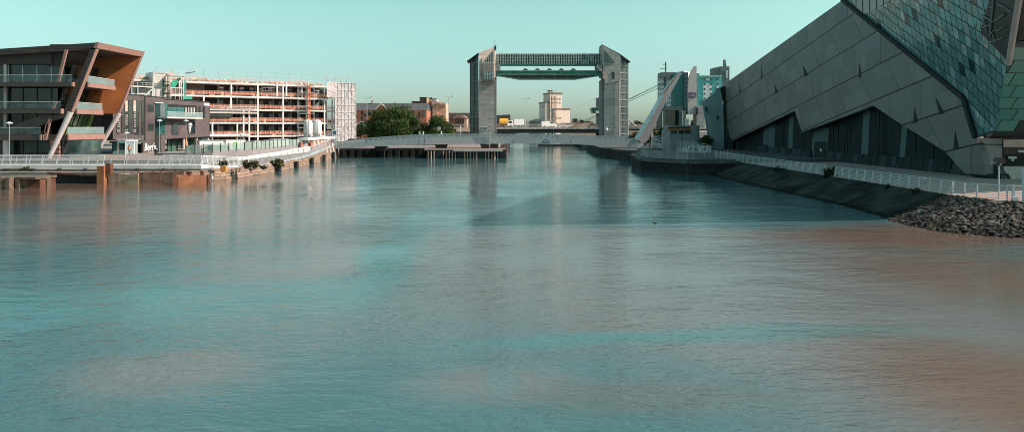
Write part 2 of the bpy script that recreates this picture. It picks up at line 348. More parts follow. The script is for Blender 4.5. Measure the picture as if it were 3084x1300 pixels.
def stonemat():
    m_, t, b = nt('revetment_stone'); o = N(t, 'ShaderNodeNewGeometry').outputs['Random Per Island']
    c = mixc(t, o, (.06,.05,.043), (.20,.165,.14)); c = mixc(t, ramp(t, noise(t, pos(t), 3, 5), .3, .7), c, mixc(t, 1.0, c, (.5,.5,.5), 'MULTIPLY'))  # stone tones lowered to stand in for shadow lying over the bank corner
    t.links.new(c, b.inputs['Base Color']); b.inputs['Roughness'].default_value = .95; bump(t, b, noise(t, pos(t), 9, 4), .6, .04); return m_
m.build('revetment_stones', wet(stonemat(), .3, .6, .4), smooth=False, kind='stuff', label='rounded stones packed over the bank below the promenade corner')
# ------------------------------------------------------------------ railings
def railing(name, pts, h, step, nb, mat_, label, lean=0, post_w=.08, bar=.026, group=None, double=False, vert=False, cat='railing', cap=.035, fin=.0):
    pts = [Vector(p) for p in pts]; t = thing(name, pts[0], label, cat, group); hr = MB(); br = MB()
    ln = Vector((lean, 0, 0)) if not isinstance(lean, Vector) else lean
    for a, b in zip(pts, pts[1:]):
        up = Vector((0,0,h)); hr.tube(a+up+ln, b+up+ln, cap, 6)
        if vert:
            L = (b-a).length; k = int(L/.32); br.beam(a+Vector((0,0,.08)), b+Vector((0,0,.08)), .05, .07)
            for i in range(k+1): q = a.lerp(b, i/max(k,1)); br.tube(q, q+up+ln, bar, 4)
        else:
            for i in range(nb):
                f = (i+.6)/(nb+.6); br.tube(a+up*f+ln*f, b+up*f+ln*f, bar, 4)
    hr.build('handrail', mat_, t); br.build('rail_bars', mat_, t)
    for a, b in zip(pts, pts[1:]):
        L = (b-a).length; k = max(1, round(L/step))
        for i in range(k if b is not pts[-1] else k+1):
            q = a.lerp(b, i/k); m = MB(); m.beam(q-ln*.1, q+Vector((0,0,h))+ln, post_w, post_w+fin, up=(b-a).normalized())
            m.build('post', mat_, t)
    return t
RAILD = mat('white_railing_paint', (.50,.53,.54), .5, .1, var=.1)
railing('promenade_railing', [(31,51.5,1.7),(31,60,1.7),(31,70.2,1.7)], .98, 1.5, 8, RAILD, 'pale horizontal bar railing along the stone bank near the floodlight', .12, .08, .024)
railing('promenade_railing', [(31,72.6,1.7),(31,90,1.7),(30.6,101,1.8),(29.6,106.5,2.0)], .98, 1.7, 8, RAILD, 'pale horizontal bar railing above the weedy bank towards the piled platform', .12, .09, .026)
railing('promenade_railing', [(31,51.4,1.7),(31.2,49,1.7),(32.2,47.5,1.7),(33.6,47.2,1.7),(48,47.2,1.7)], .98, 1.25, 8, RAILD, 'pale railing turning the corner of the promenade above the rounded stones', 0, .08, .024)
railing('platform_railing', [(29.4,105.5,2),(24.1,100.2,2),(22,103,2),(19.8,107,2),(19.8,112,2)], 1.05, 1.5, 7, STEEL, 'grey railing round the dark piled platform at the end of the bank', 0, .05, .018)
# ------------------------------------------------------------------ sheet pile and stone quay walls
def sheet(m, a, b, z0, z1, pitch=.9, dep=.35, zt=None):
    a = Vector((a[0],a[1])); b = Vector((b[0],b[1])); L = (b-a).length; u = (b-a)/L; n = Vector((u.y,-u.x)); n = n if n.dot(-a) > 0 else -n
    k = max(2, int(L/pitch)); pr = []
    for i in range(k):
        for f, o in ((0,0),(.3,0),(.4,1),(.9,1)): pr.append(a+u*((i+f)/k*L)+n*dep*o)
    pr.append(b)
    for p, q in zip(pr, pr[1:]): m.face([(p.x,p.y,z0),(q.x,q.y,z0),(q.x,q.y,z1),(p.x,p.y,z1)])
def qwall(name, segs, z0, z1, mat_, label, cap=True, cat='quay wall', pitch=.9, dep=.35, capm=None):
    t = thing(name, (segs[0][0][0], segs[0][0][1], 0), label, cat); m = MB(); c = MB()
    for a, b in segs:
        sheet(m, a, b, z0, z1, pitch, dep)
        A = Vector((a[0],a[1],z1+.12)); B_ = Vector((b[0],b[1],z1+.12)); c.beam(A, B_, .9, .35)
    m.build('sheet_piles', mat_, t); c.build('capping_beam', capm or mat('dark_capping', (.11,.105,.10), .85, var=.3, streak=.4), t); return t
qwall('sheet_pile_wall', [((-37.6,159.3),(-4.4,159.3))], -1, 1.55, PILE, 'dark sheet pile quay wall behind the timber jetty, left of the towers', pitch=1.6, dep=.5)
qwall('sheet_pile_wall', [((19.2,106.6),(24,99.1)),((24,99.1),(30.6,99.4))], -1, 1.55, PILE, 'black sheet pile face of the platform under the grey railing', pitch=.45, dep=.12)
qwall('sheet_pile_wall', [((19.2,107),(20.8,125)),((20.8,125),(24.8,138))], -1, 1.6, PILE, 'dark sheet pile flank of the platform facing the river channel')
qwall('sheet_pile_wall', [((30,137.6),(24.9,138)),((24.9,138),(21.8,147)),((21.8,147),(20.2,165)),((20.2,165),(21.2,204)),((21.2,204),(22.8,214))], -1, 1.7, mat('weathered_pile', (.06,.055,.05), .85, var=.6, scale=1.2, streak=.6, bmp=.3), 'weathered sheet pile wall under the leaning white mast')
STONE = brick('quay_stone', (.40,.28,.21), (.28,.19,.145), (.09,.065,.05), R(90), .8, .38, .03)
STONEX = brick('quay_stone_front', (.42,.29,.22), (.26,.18,.14), (.09,.065,.05), R(5), .9, .38, .035)
def swall(pts, z0, z1s, mat_, name, label, bat=.35, cat='quay wall'):
    m = MB(); rg_ = random.Random(len(label))
    for i in range(len(pts)-1):
        a = Vector(pts[i]); b = Vector(pts[i+1]); u = (b-a).normalized(); n = Vector((u.y,-u.x)); n = n if n.dot(-a) > 0 else -n; za, zb = z1s[i], z1s[i+1]
        if abs(u.y) > .9: n = Vector((abs(n.x), n.y*(1 if n.x > 0 else -1)))
        k = max(1, int((b-a).length/1.1)); prev = None
        for j in range(k+1):
            q = a.lerp(b, j/k); z = za+(zb-za)*j/k+rg_.uniform(-.06,.06); cur = (q, z)
            if prev:
                (p, zp) = prev
                m.hexa([(p.x+n.x*bat,p.y+n.y*bat,z0),(q.x+n.x*bat,q.y+n.y*bat,z0),(q.x-n.x*.8,q.y-n.y*.8,z0),(p.x-n.x*.8,p.y-n.y*.8,z0),(p.x,p.y,zp),(q.x,q.y,z),(q.x-n.x*.8,q.y-n.y*.8,z),(p.x-n.x*.8,p.y-n.y*.8,zp)])
            prev = cur
    return m.build(name, mat_, label=label, cat=cat)
swall([(-34.75,99),(-34.3,109),(-35.2,125),(-36.2,140),(-37.3,156.6)], -1, [1.15,1.1,1.6,2.0,2.3], STONE, 'stone_quay_wall', 'pinkish stone river wall running back below the white baluster railing')
swall([(-37.6,85.3),(-36.0,89.8),(-34.9,92),(-34.8,99)], -1, [1.3,1.3,1.35,1.2], STONEX, 'stone_quay_wall', 'bulging block stone wall below the green scrub bushes', .45)
swall([(-46.6,84.2),(-43,84)], -1, [1.05,1.1], mat('pale_stone_wall', (.42,.30,.21), .9, var=.35, scale=1, streak=.6, bmp=.4), 'stone_quay_wall', 'pale patched masonry panel right of the tall rusty post', .05)
swall([(-43,84.2),(-38,84.6)], -1, [1.25,1.3], mat('brown_masonry', (.19,.115,.085), .95, var=.4, scale=1.2, streak=.8, bmp=.5), 'stone_quay_wall', 'brown weed-stained wall behind the wide rusty steel box', .05)
swall([(-60.3,87.6),(-56,86.4),(-53.5,86.2)], -1, [1.1,1.2,1.2], mat('brown_stone', (.24,.16,.11), .95, var=.5, scale=1.0, streak=.5, bmp=.5), 'stone_quay_wall', 'low brown masonry wall with a broken dark opening near the timber pile cluster', .05)
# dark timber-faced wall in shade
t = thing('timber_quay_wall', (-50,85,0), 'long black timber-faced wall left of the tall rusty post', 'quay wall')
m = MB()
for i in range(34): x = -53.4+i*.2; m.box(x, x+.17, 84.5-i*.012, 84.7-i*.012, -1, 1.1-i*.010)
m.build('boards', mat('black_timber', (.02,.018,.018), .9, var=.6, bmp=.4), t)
m = MB().beam((-53.6,84.35,1.2),(-46.8,83.9,.85), .35, .22); m.build('capping_beam', RUST, t)
t = thing('rusty_post', (-46.9,83.4,0), 'tall orange rusty steel post standing at the quay edge', 'post')
MB().box(-47.3,-46.5,83.2,83.8,-1,2.0).build('post_shaft', RUSTL, t); MB().box(-46.5,-45.9,83.5,84.1,1.1,2.3).build('bracket_plate', RUST, t)
t = thing('mooring_box', (-35.5,80.5,0), 'wide rusty steel box structure standing proud of the quay', 'mooring structure')
a0 = G(520,560); a1 = G(633,556)
f_ = Fac((a0.x,a0.y),(a1.x,a1.y))
m = MB(); f_.box(m, .5, f_.L-.25, -3.5, 0, -1, 1.0); m.build('face_plate', RUSTL, t)
f_.box(MB(), 0, .45, -.2, .12, -1, 1.05).build('corner_post', RUST, t); f_.box(MB(), f_.L-.25, f_.L, -.2, .1, -1, 1.1).build('corner_post', RUST, t)
for a in (1.8, 3.1):
    MB().lathe(f_.at(a, -.8, 1.0), [(.2,0),(.2,.35),(.3,.4),(.3,.5),(.05,.55)], 10).build('bollard', RUST, t)
m = MB(); c = P(682/1, 0, 0); 
x0 = P(643,0,84).x; MB().box(x0, x0+.62, 86.0, 86.6, 1.25, 1.9).build('orange_box', mat('orange_paint', (.75,.26,.06), .6, var=.2), label='orange equipment box at the quay edge beside a scrubby bush', cat='box')
# timber pile cluster lower left
t = thing('pile_cluster', (-53,76,0), 'cluster of weathered timber piles at the left edge of the water', 'mooring dolphin')
for i in range(6):
    x = -55.0+i*.43; MB().box(x, x+.40, 76.3-.12*(i%2), 76.9, -1.2, 1.15+.06*(i%2)).build('pile', TIMB, t)
for i in range(5):
    x = -52.4+i*.46; MB().box(x, x+.43, 77.0+i*.45, 77.6+i*.45, -1.2, .95).build('pile', TIMB, t)
MB().box(-54.9,-50.3,77.8,80.5,-1.2,.9).build('backing_wall', RUST, t); MB().box(-55.2,-50.2,77,80.6,.96,1.2).build('deck_board', mat('grey_timber', (.12,.09,.07), .9, var=.4), t)
# scattered rail and chain clutter along the wall top
t = thing('chain_rail', (-44,84,1.1), 'sagging rusty pipe rail along the brown wall top', 'rail'); m = MB()
for i in range(9):
    x = -44.6+i*.85; m.tube((x,83.9,1.15),(x,83.9,1.75-.1*(i%3)), .05, 5)
    if i < 8: m.tube((x,83.9,1.5),(x+.85,83.9,1.5-.05*(i%2)), .04, 5)
m.build('pipe_rail', RUST, t)
def person(name, loc, h, face, label, top, leg, skin=(.45,.27,.2), stride=.12, cap=None):
    t = thing(name, loc, label, 'person'); b = Vector(loc); c, s = math.cos(face), math.sin(face)
    def L(x, y, z): return (x*c-y*s, x*s+y*c, z)
    k = h/1.75
    J = [(0,0,.95,.13),(0,0,1.12,.125),(0,0,1.32,.15),(0,0,1.46,.085),(0,0,1.53,.055),(.0,.02,1.60,.085),(0,.02,1.70,.08),
         (.1,stride*.5,.88,.09),(.11,stride,.5,.06),(.11,stride*1.0,.09,.045),(.12,stride+.13,.04,.035),(-.1,-stride*.5,.88,.09),(-.11,-stride,.5,.06),(-.11,-stride*1.5,.09,.045),(-.12,-stride*1.5+.13,.04,.035),
         (.19,0,1.40,.055),(.24,-.04,1.15,.042),(.23,.06,.92,.034),(.23,.09,.83,.03),(-.19,0,1.40,.055),(-.24,.06,1.15,.042),(-.22,.18,.97,.034),(-.22,.22,.89,.03)]
    E = [(0,1),(1,2),(2,3),(3,4),(4,5),(5,6),(0,7),(7,8),(8,9),(9,10),(0,11),(11,12),(12,13),(13,14),(2,15),(15,16),(16,17),(17,18),(2,19),(19,20),(20,21),(21,22)]
    me = bpy.data.meshes.new('person_body'); me.from_pydata([tuple(x*k for x in L(*j[:3])) for j in J], E, []); o = bpy.data.objects.new('body', me); col.objects.link(o)
    md = o.modifiers.new('s', 'SKIN'); 
    for i, j in enumerate(J): r = j[3]*k; me.skin_vertices[0].data[i].radius = (r*1.15, r)
    me.skin_vertices[0].data[0].use_root = True
    o.modifiers.new('u', 'SUBSURF').levels = 1; o.modifiers['u'].render_levels = 1
    mt, tt, bb = nt('clothing'); z = N(tt, 'ShaderNodeSeparateXYZ'); tt.links.new(N(tt, 'ShaderNodeTexCoord').outputs['Object'], z.inputs[0])
    a = mth(tt, 'GREATER_THAN', z.outputs[2], .95*k); d = mth(tt, 'GREATER_THAN', z.outputs[2], 1.47*k)
    tt.links.new(mixc(tt, d, mixc(tt, a, leg, top), skin), bb.inputs['Base Color']); bb.inputs['Roughness'].default_value = .85
    me.materials.append(mt); o.parent = t
    hm = MB(); hm.lathe(L(0,-.0,1.66*k), [(.095*k,0),(.098*k,.06*k),(.07*k,.11*k),(.02*k,.13*k)], 10)
    hm.v = [(x+b.x, y+b.y, z_+b.z) for x, y, z_ in hm.v]; hm.build('hair', mat('hair', (.03,.02,.015), .8) if cap is None else cap, t); return t
# ------------------------------------------------------------------ wedge-shaped riverside museum building on the right
Xf = 44.0
t = thing('angular_building', (46,100,1.8), 'huge grey panel-clad angular building with a tilted glass prow on the right bank', 'building')
def panelmat():
    m, t_, b = nt('facade_panels'); s = N(t_, 'ShaderNodeSeparateXYZ'); t_.links.new(pos(t_), s.inputs[0]); Y, Z = s.outputs[1], s.outputs[2]
    L1 = mth(t_, 'ADD', Z, mth(t_, 'MULTIPLY', Y, .172)); r = mth(t_, 'DIVIDE', mth(t_, 'SUBTRACT', L1, 37.25-41), 4.1); row = mth(t_, 'FLOOR', r); fr = mth(t_, 'FRACT', r)
    par = mth(t_, 'MODULO', row, 2); lean = mth(t_, 'MULTIPLY', mth(t_, 'MULTIPLY', fr, par), 3.2)
    c = mth(t_, 'DIVIDE', mth(t_, 'ADD', mth(t_, 'SUBTRACT', Y, lean), mth(t_, 'MULTIPLY', row, 2.3)), 6.6); cf = mth(t_, 'FRACT', c); cell = mth(t_, 'FLOOR', c)
    def near(v, w): return mth(t_, 'LESS_THAN', mth(t_, 'ABSOLUTE', mth(t_, 'SUBTRACT', mth(t_, 'FRACT', mth(t_, 'ADD', v, .5)), .5)), w)
    strong = near(r, .021); mid = near(c, .009); thin = mth(t_, 'MAXIMUM', near(mth(t_, 'MULTIPLY', r, 2), .012), near(mth(t_, 'MULTIPLY', c, 2), .008))
    cv = N(t_, 'ShaderNodeCombineXYZ'); t_.links.new(mth(t_, 'FLOOR', mth(t_, 'MULTIPLY', r, 2)), cv.inputs[0]); t_.links.new(mth(t_, 'FLOOR', mth(t_, 'MULTIPLY', c, 2)), cv.inputs[1])
    wnz = N(t_, 'ShaderNodeTexWhiteNoise', noise_dimensions='2D'); t_.links.new(cv.outputs[0], wnz.inputs['Vector'])
    base = mixc(t_, wnz.outputs[0], (.155,.150,.148), (.222,.210,.204)); base = mixc(t_, mth(t_, 'MULTIPLY', ramp(t_, noise(t_, pos(t_), .4, 5), .35, .7), .35), base, (.15,.14,.14))
    mp_ = N(t_, 'ShaderNodeMapping'); mp_.inputs['Scale'].default_value = (1,1.6,.12); t_.links.new(pos(t_), mp_.inputs[0]); base = mixc(t_, mth(t_, 'MULTIPLY', ramp(t_, noise(t_, mp_.outputs[0], 1.0, 4), .5, .8), .3), base, (.09,.09,.088))
    base = mixc(t_, mth(t_, 'MULTIPLY', thin, .5), base, (.06,.06,.06)); base = mixc(t_, mth(t_, 'MULTIPLY', mid, .8), base, (.02,.02,.02)); base = mixc(t_, strong, base, (.01,.01,.01))
    t_.links.new(base, b.inputs['Base Color']); b.inputs['Roughness'].default_value = .5; b.inputs['Specular IOR Level'].default_value = .3; return m
PANEL = panelmat()
def fx(px, py): return XP(px, py, Xf)
out = [(2180,255),(2540,-1),(2908,295),(2943,414),(2971,527),(2905,522),(2844,455),(2700,365),(2630,318),(2415,399),(2393,334),(2205,424),(2182,380)]
m = MB().prism([fx(*q) for q in out], (.6,0,0)); m.build('clad_facade', PANEL, t)
# the mass of the building behind the clad facade: sloping roof and far sides
A = fx(2540,-1); R0 = fx(2180,255); K = fx(2908,295); B_ = fx(2943,414); C_ = Vector((43.6,66,6.1)); TP = Vector((33,44,28)); TR = Vector((62,47,28)); CR = Vector((72,66,6.1))
m = MB().prism([(46.3,R0.y,1.8),(46.3,R0.y,R0.z-.15),(46.3,A.y,A.z-.15),(46.3,74,22),(46.3,73,1.8)], (25,0,0)); m.build('building_body', mat('dark_cladding', (.10,.10,.10), .7), t)
m = MB(); m.face([A, TP, TR, (71.5,97,23.3)]); m.build('prow_roof', mat('roof_metal', (.12,.12,.12), .6), t)
# glazed prow, tiled by a rhombic joint grid carried on its own UVs
def tilemat(name, c1, c2, c3, sq=False, gl=.1, jw=.045, metal=0):
    m, t_, b = nt(name); uv = N(t_, 'ShaderNodeUVMap').outputs[0]; s = N(t_, 'ShaderNodeSeparateXYZ'); t_.links.new(uv, s.inputs[0]); U, V = s.outputs[0], s.outputs[1]
    vf = mth(t_, 'FLOOR', V)
    if sq: U = mth(t_, 'ADD', U, mth(t_, 'MULTIPLY', vf, .45))
    uf = mth(t_, 'FLOOR', U); cv = N(t_, 'ShaderNodeCombineXYZ'); t_.links.new(uf, cv.inputs[0]); t_.links.new(vf, cv.inputs[1])
    w = N(t_, 'ShaderNodeTexWhiteNoise', noise_dimensions='2D'); t_.links.new(cv.outputs[0], w.inputs['Vector']); wv = w.outputs[0]
    def near(v, k): return mth(t_, 'LESS_THAN', mth(t_, 'ABSOLUTE', mth(t_, 'SUBTRACT', mth(t_, 'FRACT', mth(t_, 'ADD', v, .5)), .5)), k)
    j = mth(t_, 'MAXIMUM', near(U, jw), near(V, jw))
    c = mixc(t_, wv, c1, c2); c = mixc(t_, mth(t_, 'GREATER_THAN', wv, .955), c, c3); c = mixc(t_, mth(t_, 'LESS_THAN', wv, .025), c, (.03,.10,.105)); c = mixc(t_, j, c, (.008,.014,.014))
    t_.links.new(c, b.inputs['Base Color']); b.inputs['Roughness'].default_value = gl; b.inputs['Specular IOR Level'].default_value = .4
    t_.links.new(mth(t_, 'MULTIPLY_ADD', j, .5, gl), b.inputs['Roughness'])
    nz = N(t_, 'ShaderNodeTexNoise'); nz.inputs['Scale'].default_value = .9; nz.inputs['Detail'].default_value = 3; t_.links.new(pos(t_), nz.inputs['Vector'])
    b.inputs['Metallic'].default_value = metal
    if metal:
        def vm(op, a, c_): n = N(t_, 'ShaderNodeVectorMath', operation=op); t_.links.new(a, n.inputs[0]); n.inputs[1].default_value = c_ if isinstance(c_, tuple) else (0,0,0); (None if isinstance(c_, tuple) else t_.links.new(c_, n.inputs[1])); return n.outputs[0]
        tilt = vm('MULTIPLY', vm('SUBTRACT', w.outputs[1], (.5,.5,.5)), (.10,.10,.10)); wav = vm('MULTIPLY', vm('SUBTRACT', nz.outputs['Color'], (.5,.5,.5)), (.22,.22,.22))
        gn = N(t_, 'ShaderNodeNewGeometry').outputs['Normal']; nn = vm('NORMALIZE', vm('ADD', vm('ADD', gn, tilt), wav), (0,0,0)); t_.links.new(nn, b.inputs['Normal']); return m
    bm_ = N(t_, 'ShaderNodeBump'); bm_.inputs['Strength'].default_value = .35; bm_.inputs['Distance'].default_value = .05
    h = mth(t_, 'ADD', nz.outputs[0], mth(t_, 'MULTIPLY', wv, .0)); t_.links.new(h, bm_.inputs['Height']); t_.links.new(bm_.outputs[0], b.inputs['Normal']); return m
GT = tilemat('glass_tiles', (.20,.40,.39), (.30,.52,.51), (.55,.74,.74), gl=.10, metal=.5)
GT2 = tilemat('front_tiles', (.085,.245,.225), (.13,.33,.30), (.05,.07,.075), True, .22, .028)
def uvface(name, tris, fn, mat_, par):
    m = MB(); m.uv = []
    for f in tris:
        m.face(f); m.uv += [fn(Vector(p)) for p in f]
    return m.build(name, mat_, par)
# rhombus directions: one joint family runs parallel to the dark edge A-K, the other steeply down
d1 = (K-A).normalized(); nrm = (K-A).cross(TP-A).normalized(); perp = nrm.cross(d1).normalized()
d2 = (perp*-.62+d1*-.28) if perp.z > 0 else (perp*.62-d1*.28)
d2 = Vector((0,0,-1)); d2 = (d2-nrm*d2.dot(nrm)).normalized(); d2 = (d2+d1*-.38).normalized()
G1, G2 = d1*1.05, d2*1.25
def rh(p):
    v = p-A; a11 = G1.dot(G1); a12 = G1.dot(G2); a22 = G2.dot(G2); b1 = v.dot(G1); b2 = v.dot(G2); D = a11*a22-a12*a12; return ((a22*b1-a12*b2)/D, (a11*b2-a12*b1)/D)
uvface('glass_prow', [[A, TP, K],[K, TP, C_],[K, C_, B_]], rh, GT, t)
def fr(p): return ((p.x-C_.x)/1.75, ((p-C_).length if 0 else (p.z-C_.z)/.98))
uvface('tiled_front', [[C_, CR, TR, TP]], fr, GT2, t)
# dark edge trim between clad facade and prow
m = MB()
for p, q in ((A,K),(K,B_)): m.beam(p+Vector((-.12,0,0)), q+Vector((-.12,0,0)), .5, .45)
m.beam(B_+Vector((-.1,0,0)), C_+Vector((-.1,0,0)), .12, .12); m.build('edge_trim', BLACK, t)
# pale vertical cladding at the top of the prow, and the inner bays with diagonal struts right of it
def onprow(px, py, off=.05):
    # intersection of the sight line with plane A, TP, K at design time; result is a fixed world point
    d = Vector(((px-CX)/F, 1, (HY-py)/F)); o = Vector((0,0,EYE)); tt = (A-o).dot(nrm)/d.dot(nrm); q = o+d*tt; n = nrm if nrm.dot(-q) > 0 else -nrm; return q+n*off
m = MB(); xs = [2568,2580,2600,2621,2642,2663,2685]
def lo(x): return 8+(x-2568)*.98 if x <= 2608 else 47-(x-2608)*.62
for x0, x1 in zip(xs, xs[1:]):
    m.prism([onprow(x0+1.5,-60), onprow(x1-1.5,-60), onprow(x1-1.5,lo(x1-1.5)), onprow(x0+1.5,lo(x0+1.5))], nrm*.02)
m.build('pale_cladding', mat('pale_aluminium', (.50,.50,.46), .5, .1, var=.08), t)
gp = glass('shaded_glazing', (.012,.024,.024), .35, spec=.3, wob=.01)
gp2 = mat('inner_frames', (.22,.25,.22), .6)
T2 = [K, TP, C_]; n2 = (TP-K).cross(C_-K).normalized()
def onp2(px, py, off=.05):
    d = Vector(((px-CX)/F, 1, (HY-py)/F)); o = Vector((0,0,EYE)); tt = (K-o).dot(n2)/d.dot(n2); q = o+d*tt; n = n2 if n2.dot(-q) > 0 else -n2; return q+n*off
m = MB(); m.prism([onp2(2866,-30), onp2(3090,-30), onp2(3033,182), onp2(3005,150), onp2(2918,62), onp2(2880,15)], n2*.02); m.build('upper_glazing', gp, t)
rg = random.Random(4)
for ln in ([(2905,30),(2945,5)],[(2948,30),(2992,20)],[(2908,52),(2944,40)],[(2990,66),(3030,45)],[(2950,38),(2990,60)],[(2952,86),(2986,74)],[(2990,98),(3030,80)],[(2982,126),(3024,114)],[(2930,10),(2938,58)],[(2968,60),(2976,104)],[(2992,98),(3000,126)],[(3008,10),(3050,34)],[(3004,60),(3028,40)]):
    pts = [Vector(onp2(ln[0][0]+(ln[1][0]-ln[0][0])*i/4, ln[0][1]+(ln[1][1]-ln[0][1])*i/4+rg.uniform(-2.5,2.5)*(0<i<4), .12)) for i in range(5)]
    m = MB()
    for p, q in zip(pts, pts[1:]): m.tube(p, q, .05, 5)
    m.build('inner_strut', gp2, t)
m = MB()
for x in (2948,2990,2910): m.beam(onp2(x+8,-25,.08), onp2(x-6,60+(x-2900)*.55,.08), .28, .1, up=n2)
m.build('inner_columns', mat('inner_column', (.10,.13,.12), .7), t)
# black recess above the tiled front and the pale round strut leaning on the prow corner
nf = (CR-C_).cross(TP-C_).normalized()
def onf(px, py, off=.05):
    d = Vector(((px-CX)/F, 1, (HY-py)/F)); o = Vector((0,0,EYE)); tt = (C_-o).dot(nf)/d.dot(nf); q = o+d*tt; n = nf if nf.dot(-q) > 0 else -nf; return q+n*off
m = MB(); m.prism([onf(3043,137), onf(3060,-40), onf(3400,-40), onf(3400,132)], nf*.02); m.build('front_recess', gp, t)
m = MB(); m.beam(onf(3050,128,.15), onf(3400,124,.15), .3, .3); m.beam(onf(3058,128,.12), onf(3074,-40,.12), .35, .15); m.beam(onf(3062,86,.12), onf(3300,84,.12), .06, .06); m.beam(onf(3074,42,.12), onf(3300,40,.12), .06, .06); m.build('recess_frame', DARK, t)
MB().tube(onf(3031,184,.35), onf(3066,-60,.55), .23, 14).build('leaning_strut', mat('strut_paint', (.42,.35,.33), .6, var=.12), t)
# soffit and recessed entrance wall
m = MB(); m.prism([C_, CR, (72,70,5.3), (45.3,69.6,5.3)], (0,0,.25)); m.build('tiled_soffit', brick('soffit_tiles', (.13,.15,.14), (.10,.12,.12), (.02,.02,.02), R(0), 1.4, .8, .03), t)
fe = Fac((43.85,67.75),(45.5,68.2)) if 0 else None
PC = P(2971,527,67.75)
m = MB().prism([fx(2971,528), P(3021,530,68.3), P(3021,417,68.3), fx(2943,416)], (.1,.5,0)); m.build('corner_panel', mat('corner_cladding', (.30,.27,.26), .5, var=.08), t)
m = MB().beam(P(2943,434,67.2), P(3021,436,68.2), .05, .1); m.beam(P(3020,420,68.1), P(3021,530,68.1), .06, .1, up=(0,1,0)); m.build('corner_joint', BLACK, t)
m = MB().box(46.0,72,70.2,70.6,1.7,5.6); m.build('entrance_wall', mat('entrance_wall', (.035,.045,.045), .6), t)
m = MB().prism([P(3022,443,70.1), P(3200,443,70.1), P(3200,417,70.1), P(3022,417,70.1)], (0,.1,0)); m.build('lintel_panel', CONC, t)
dr = MB().prism([P(3022,444,69.9), P(3110,444,69.9), P(3110,528,69.9), P(3030,528,69.9)], (0,.1,0)).build('door', BLACK, t)
MB().box(*[v for v in (P(3036,0,69.8).x, P(3061,0,69.8).x, 69.75, 69.85, P(0,478,69.8).z, P(0,471,69.8).z)]).build('door_notice', STEEL, dr)
MB().box(P(3045,0,69.8).x, P(3052,0,69.8).x, 69.75, 69.85, P(0,485,69.8).z, P(0,478.5,69.8).z).build('door_notice', STEEL, dr)
MB().box(P(3066,0,69.8).x, P(3100,0,69.8).x, 69.75, 69.85, P(0,459,69.8).z, P(0,452,69.8).z).build('door_notice', STEEL, dr)
m = MB()
for i in range(5): m.box(P(3034,0,68).x, 56, 68.9-i*.35, 70.1, 1.7, 2.75-i*.2)
m.build('steps', CONCL, t)
m = MB()
for dx in (0,.25): m.tube((P(3032,0,67).x+dx,67.4,1.7),(P(3028,0,67).x+dx,68.6,3.2),.03,6)
m.build('step_handrail', STEEL, t)
# recessed base wall under the clad facade, with pale strips, doors and a row of tilted slabs
XB = 45.4
def bx_(px, py): return XP(px, py, XB)
def ypx(px, X=Xf): return X*F/(px-CX)
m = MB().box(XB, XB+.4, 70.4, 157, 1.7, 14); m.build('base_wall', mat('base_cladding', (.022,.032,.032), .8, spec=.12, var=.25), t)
PS = mat('pale_strip', (.10,.145,.145), .8, spec=.15, var=.1)
def strip(x0, x1, y0, y1, par, name, mt, X=XB, lean=0, pr=.06):
    Y0, Y1 = ypx(x0, X-pr), ypx(x1, X-pr); zt = EYE+(HY-y0)/F*((Y0+Y1)/2); zb = EYE+(HY-y1)/F*((Y0+Y1)/2); zb = max(zb, 1.72)
    return MB().hexa([(X-pr,Y0,zb),(X-pr,Y1,zb),(X,Y1,zb),(X,Y0,zb),(X-pr,Y0+lean,zt),(X-pr,Y1+lean,zt),(X,Y1+lean,zt),(X,Y0+lean,zt)]).build(name, mt, par)
for a in ((2212,2220,424,455),(2296,2330,375,470),(2372,2385,335,480),(2443,2489,385,500),(2592,2612,320,512),(2706,2722,378,515)): strip(*a, t, 'pale_strip', PS, lean=-.8)
for x in (2240,2258,2272,2352,2357,2412,2420,2505,2520,2540,2548,2556,2642,2655,2662,2752,2806): strip(x, x+2.2, 330, 520, t, 'dark_joint', BLACK, pr=.09, lean=-.3)
for a, lb in (((2296,2313,436,478),'narrow black service door'),((2452,2488,426,500),'wide black door with a small white notice')):
    d = strip(*a, t, 'door', BLACK, pr=.12); d['label'] = lb
    if a[0] > 2400: strip(2469,2474,448,456, d, 'notice', WHITE, X=XB-.12, pr=.03)
rg = random.Random(12); m = MB(); y = 67.5
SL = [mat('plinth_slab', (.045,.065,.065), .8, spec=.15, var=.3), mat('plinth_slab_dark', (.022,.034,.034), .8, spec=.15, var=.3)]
mm = [MB(), MB()]
while y < 140:
    w = rg.uniform(.9,1.7); yd1, yd2 = ypx(2488,XB), ypx(2452,XB)
    if not (yd1-1.2 < y < yd2): 
        k = rg.uniform(-.25,.25); x = XB-.55; k_ = rg.random() < .55; MB().hexa([(x,y,1.7),(x,y+w-.06,1.7),(x+.15,y+w-.06,1.7),(x+.15,y,1.7),(x+.3,y+k,3.0),(x+.3,y+w-.06+k,3.0),(x+.45,y+w-.06+k,3.0),(x+.45,y+k,3.0)]).build('plinth_slab', SL[k_], t)
    y += w
m = MB(); m.hexa([(44.2,67.6,1.7),(46,67.6,1.7),(46,70.2,1.7),(44.2,70.2,1.7),(44.0,67.6,2.15),(46,67.6,2.15),(46,70.2,2.15),(44.0,70.2,2.15)]); m.build('corner_plinth', SL[1], t)
for q in (((2228,282),(2226,250),(2231.5,277)),((2293,240),(2292,202),(2297,232)),((2335,283),(2332,253),(2343,277)),((2423,232),(2417,196),(2433,226)),((2585,236),(2588,189),(2594,230)),((2750,372),(2754,322),(2763,366)),((2830,345),(2816,293),(2845,341)),((2871,451),(2876,393),(2887,444))):
    a, b, c = [XP(x, y, Xf-.03) for x, y in q]; MB().prism([a, b, c], (.02,0,0)).build('slit_window', BLACK, t)
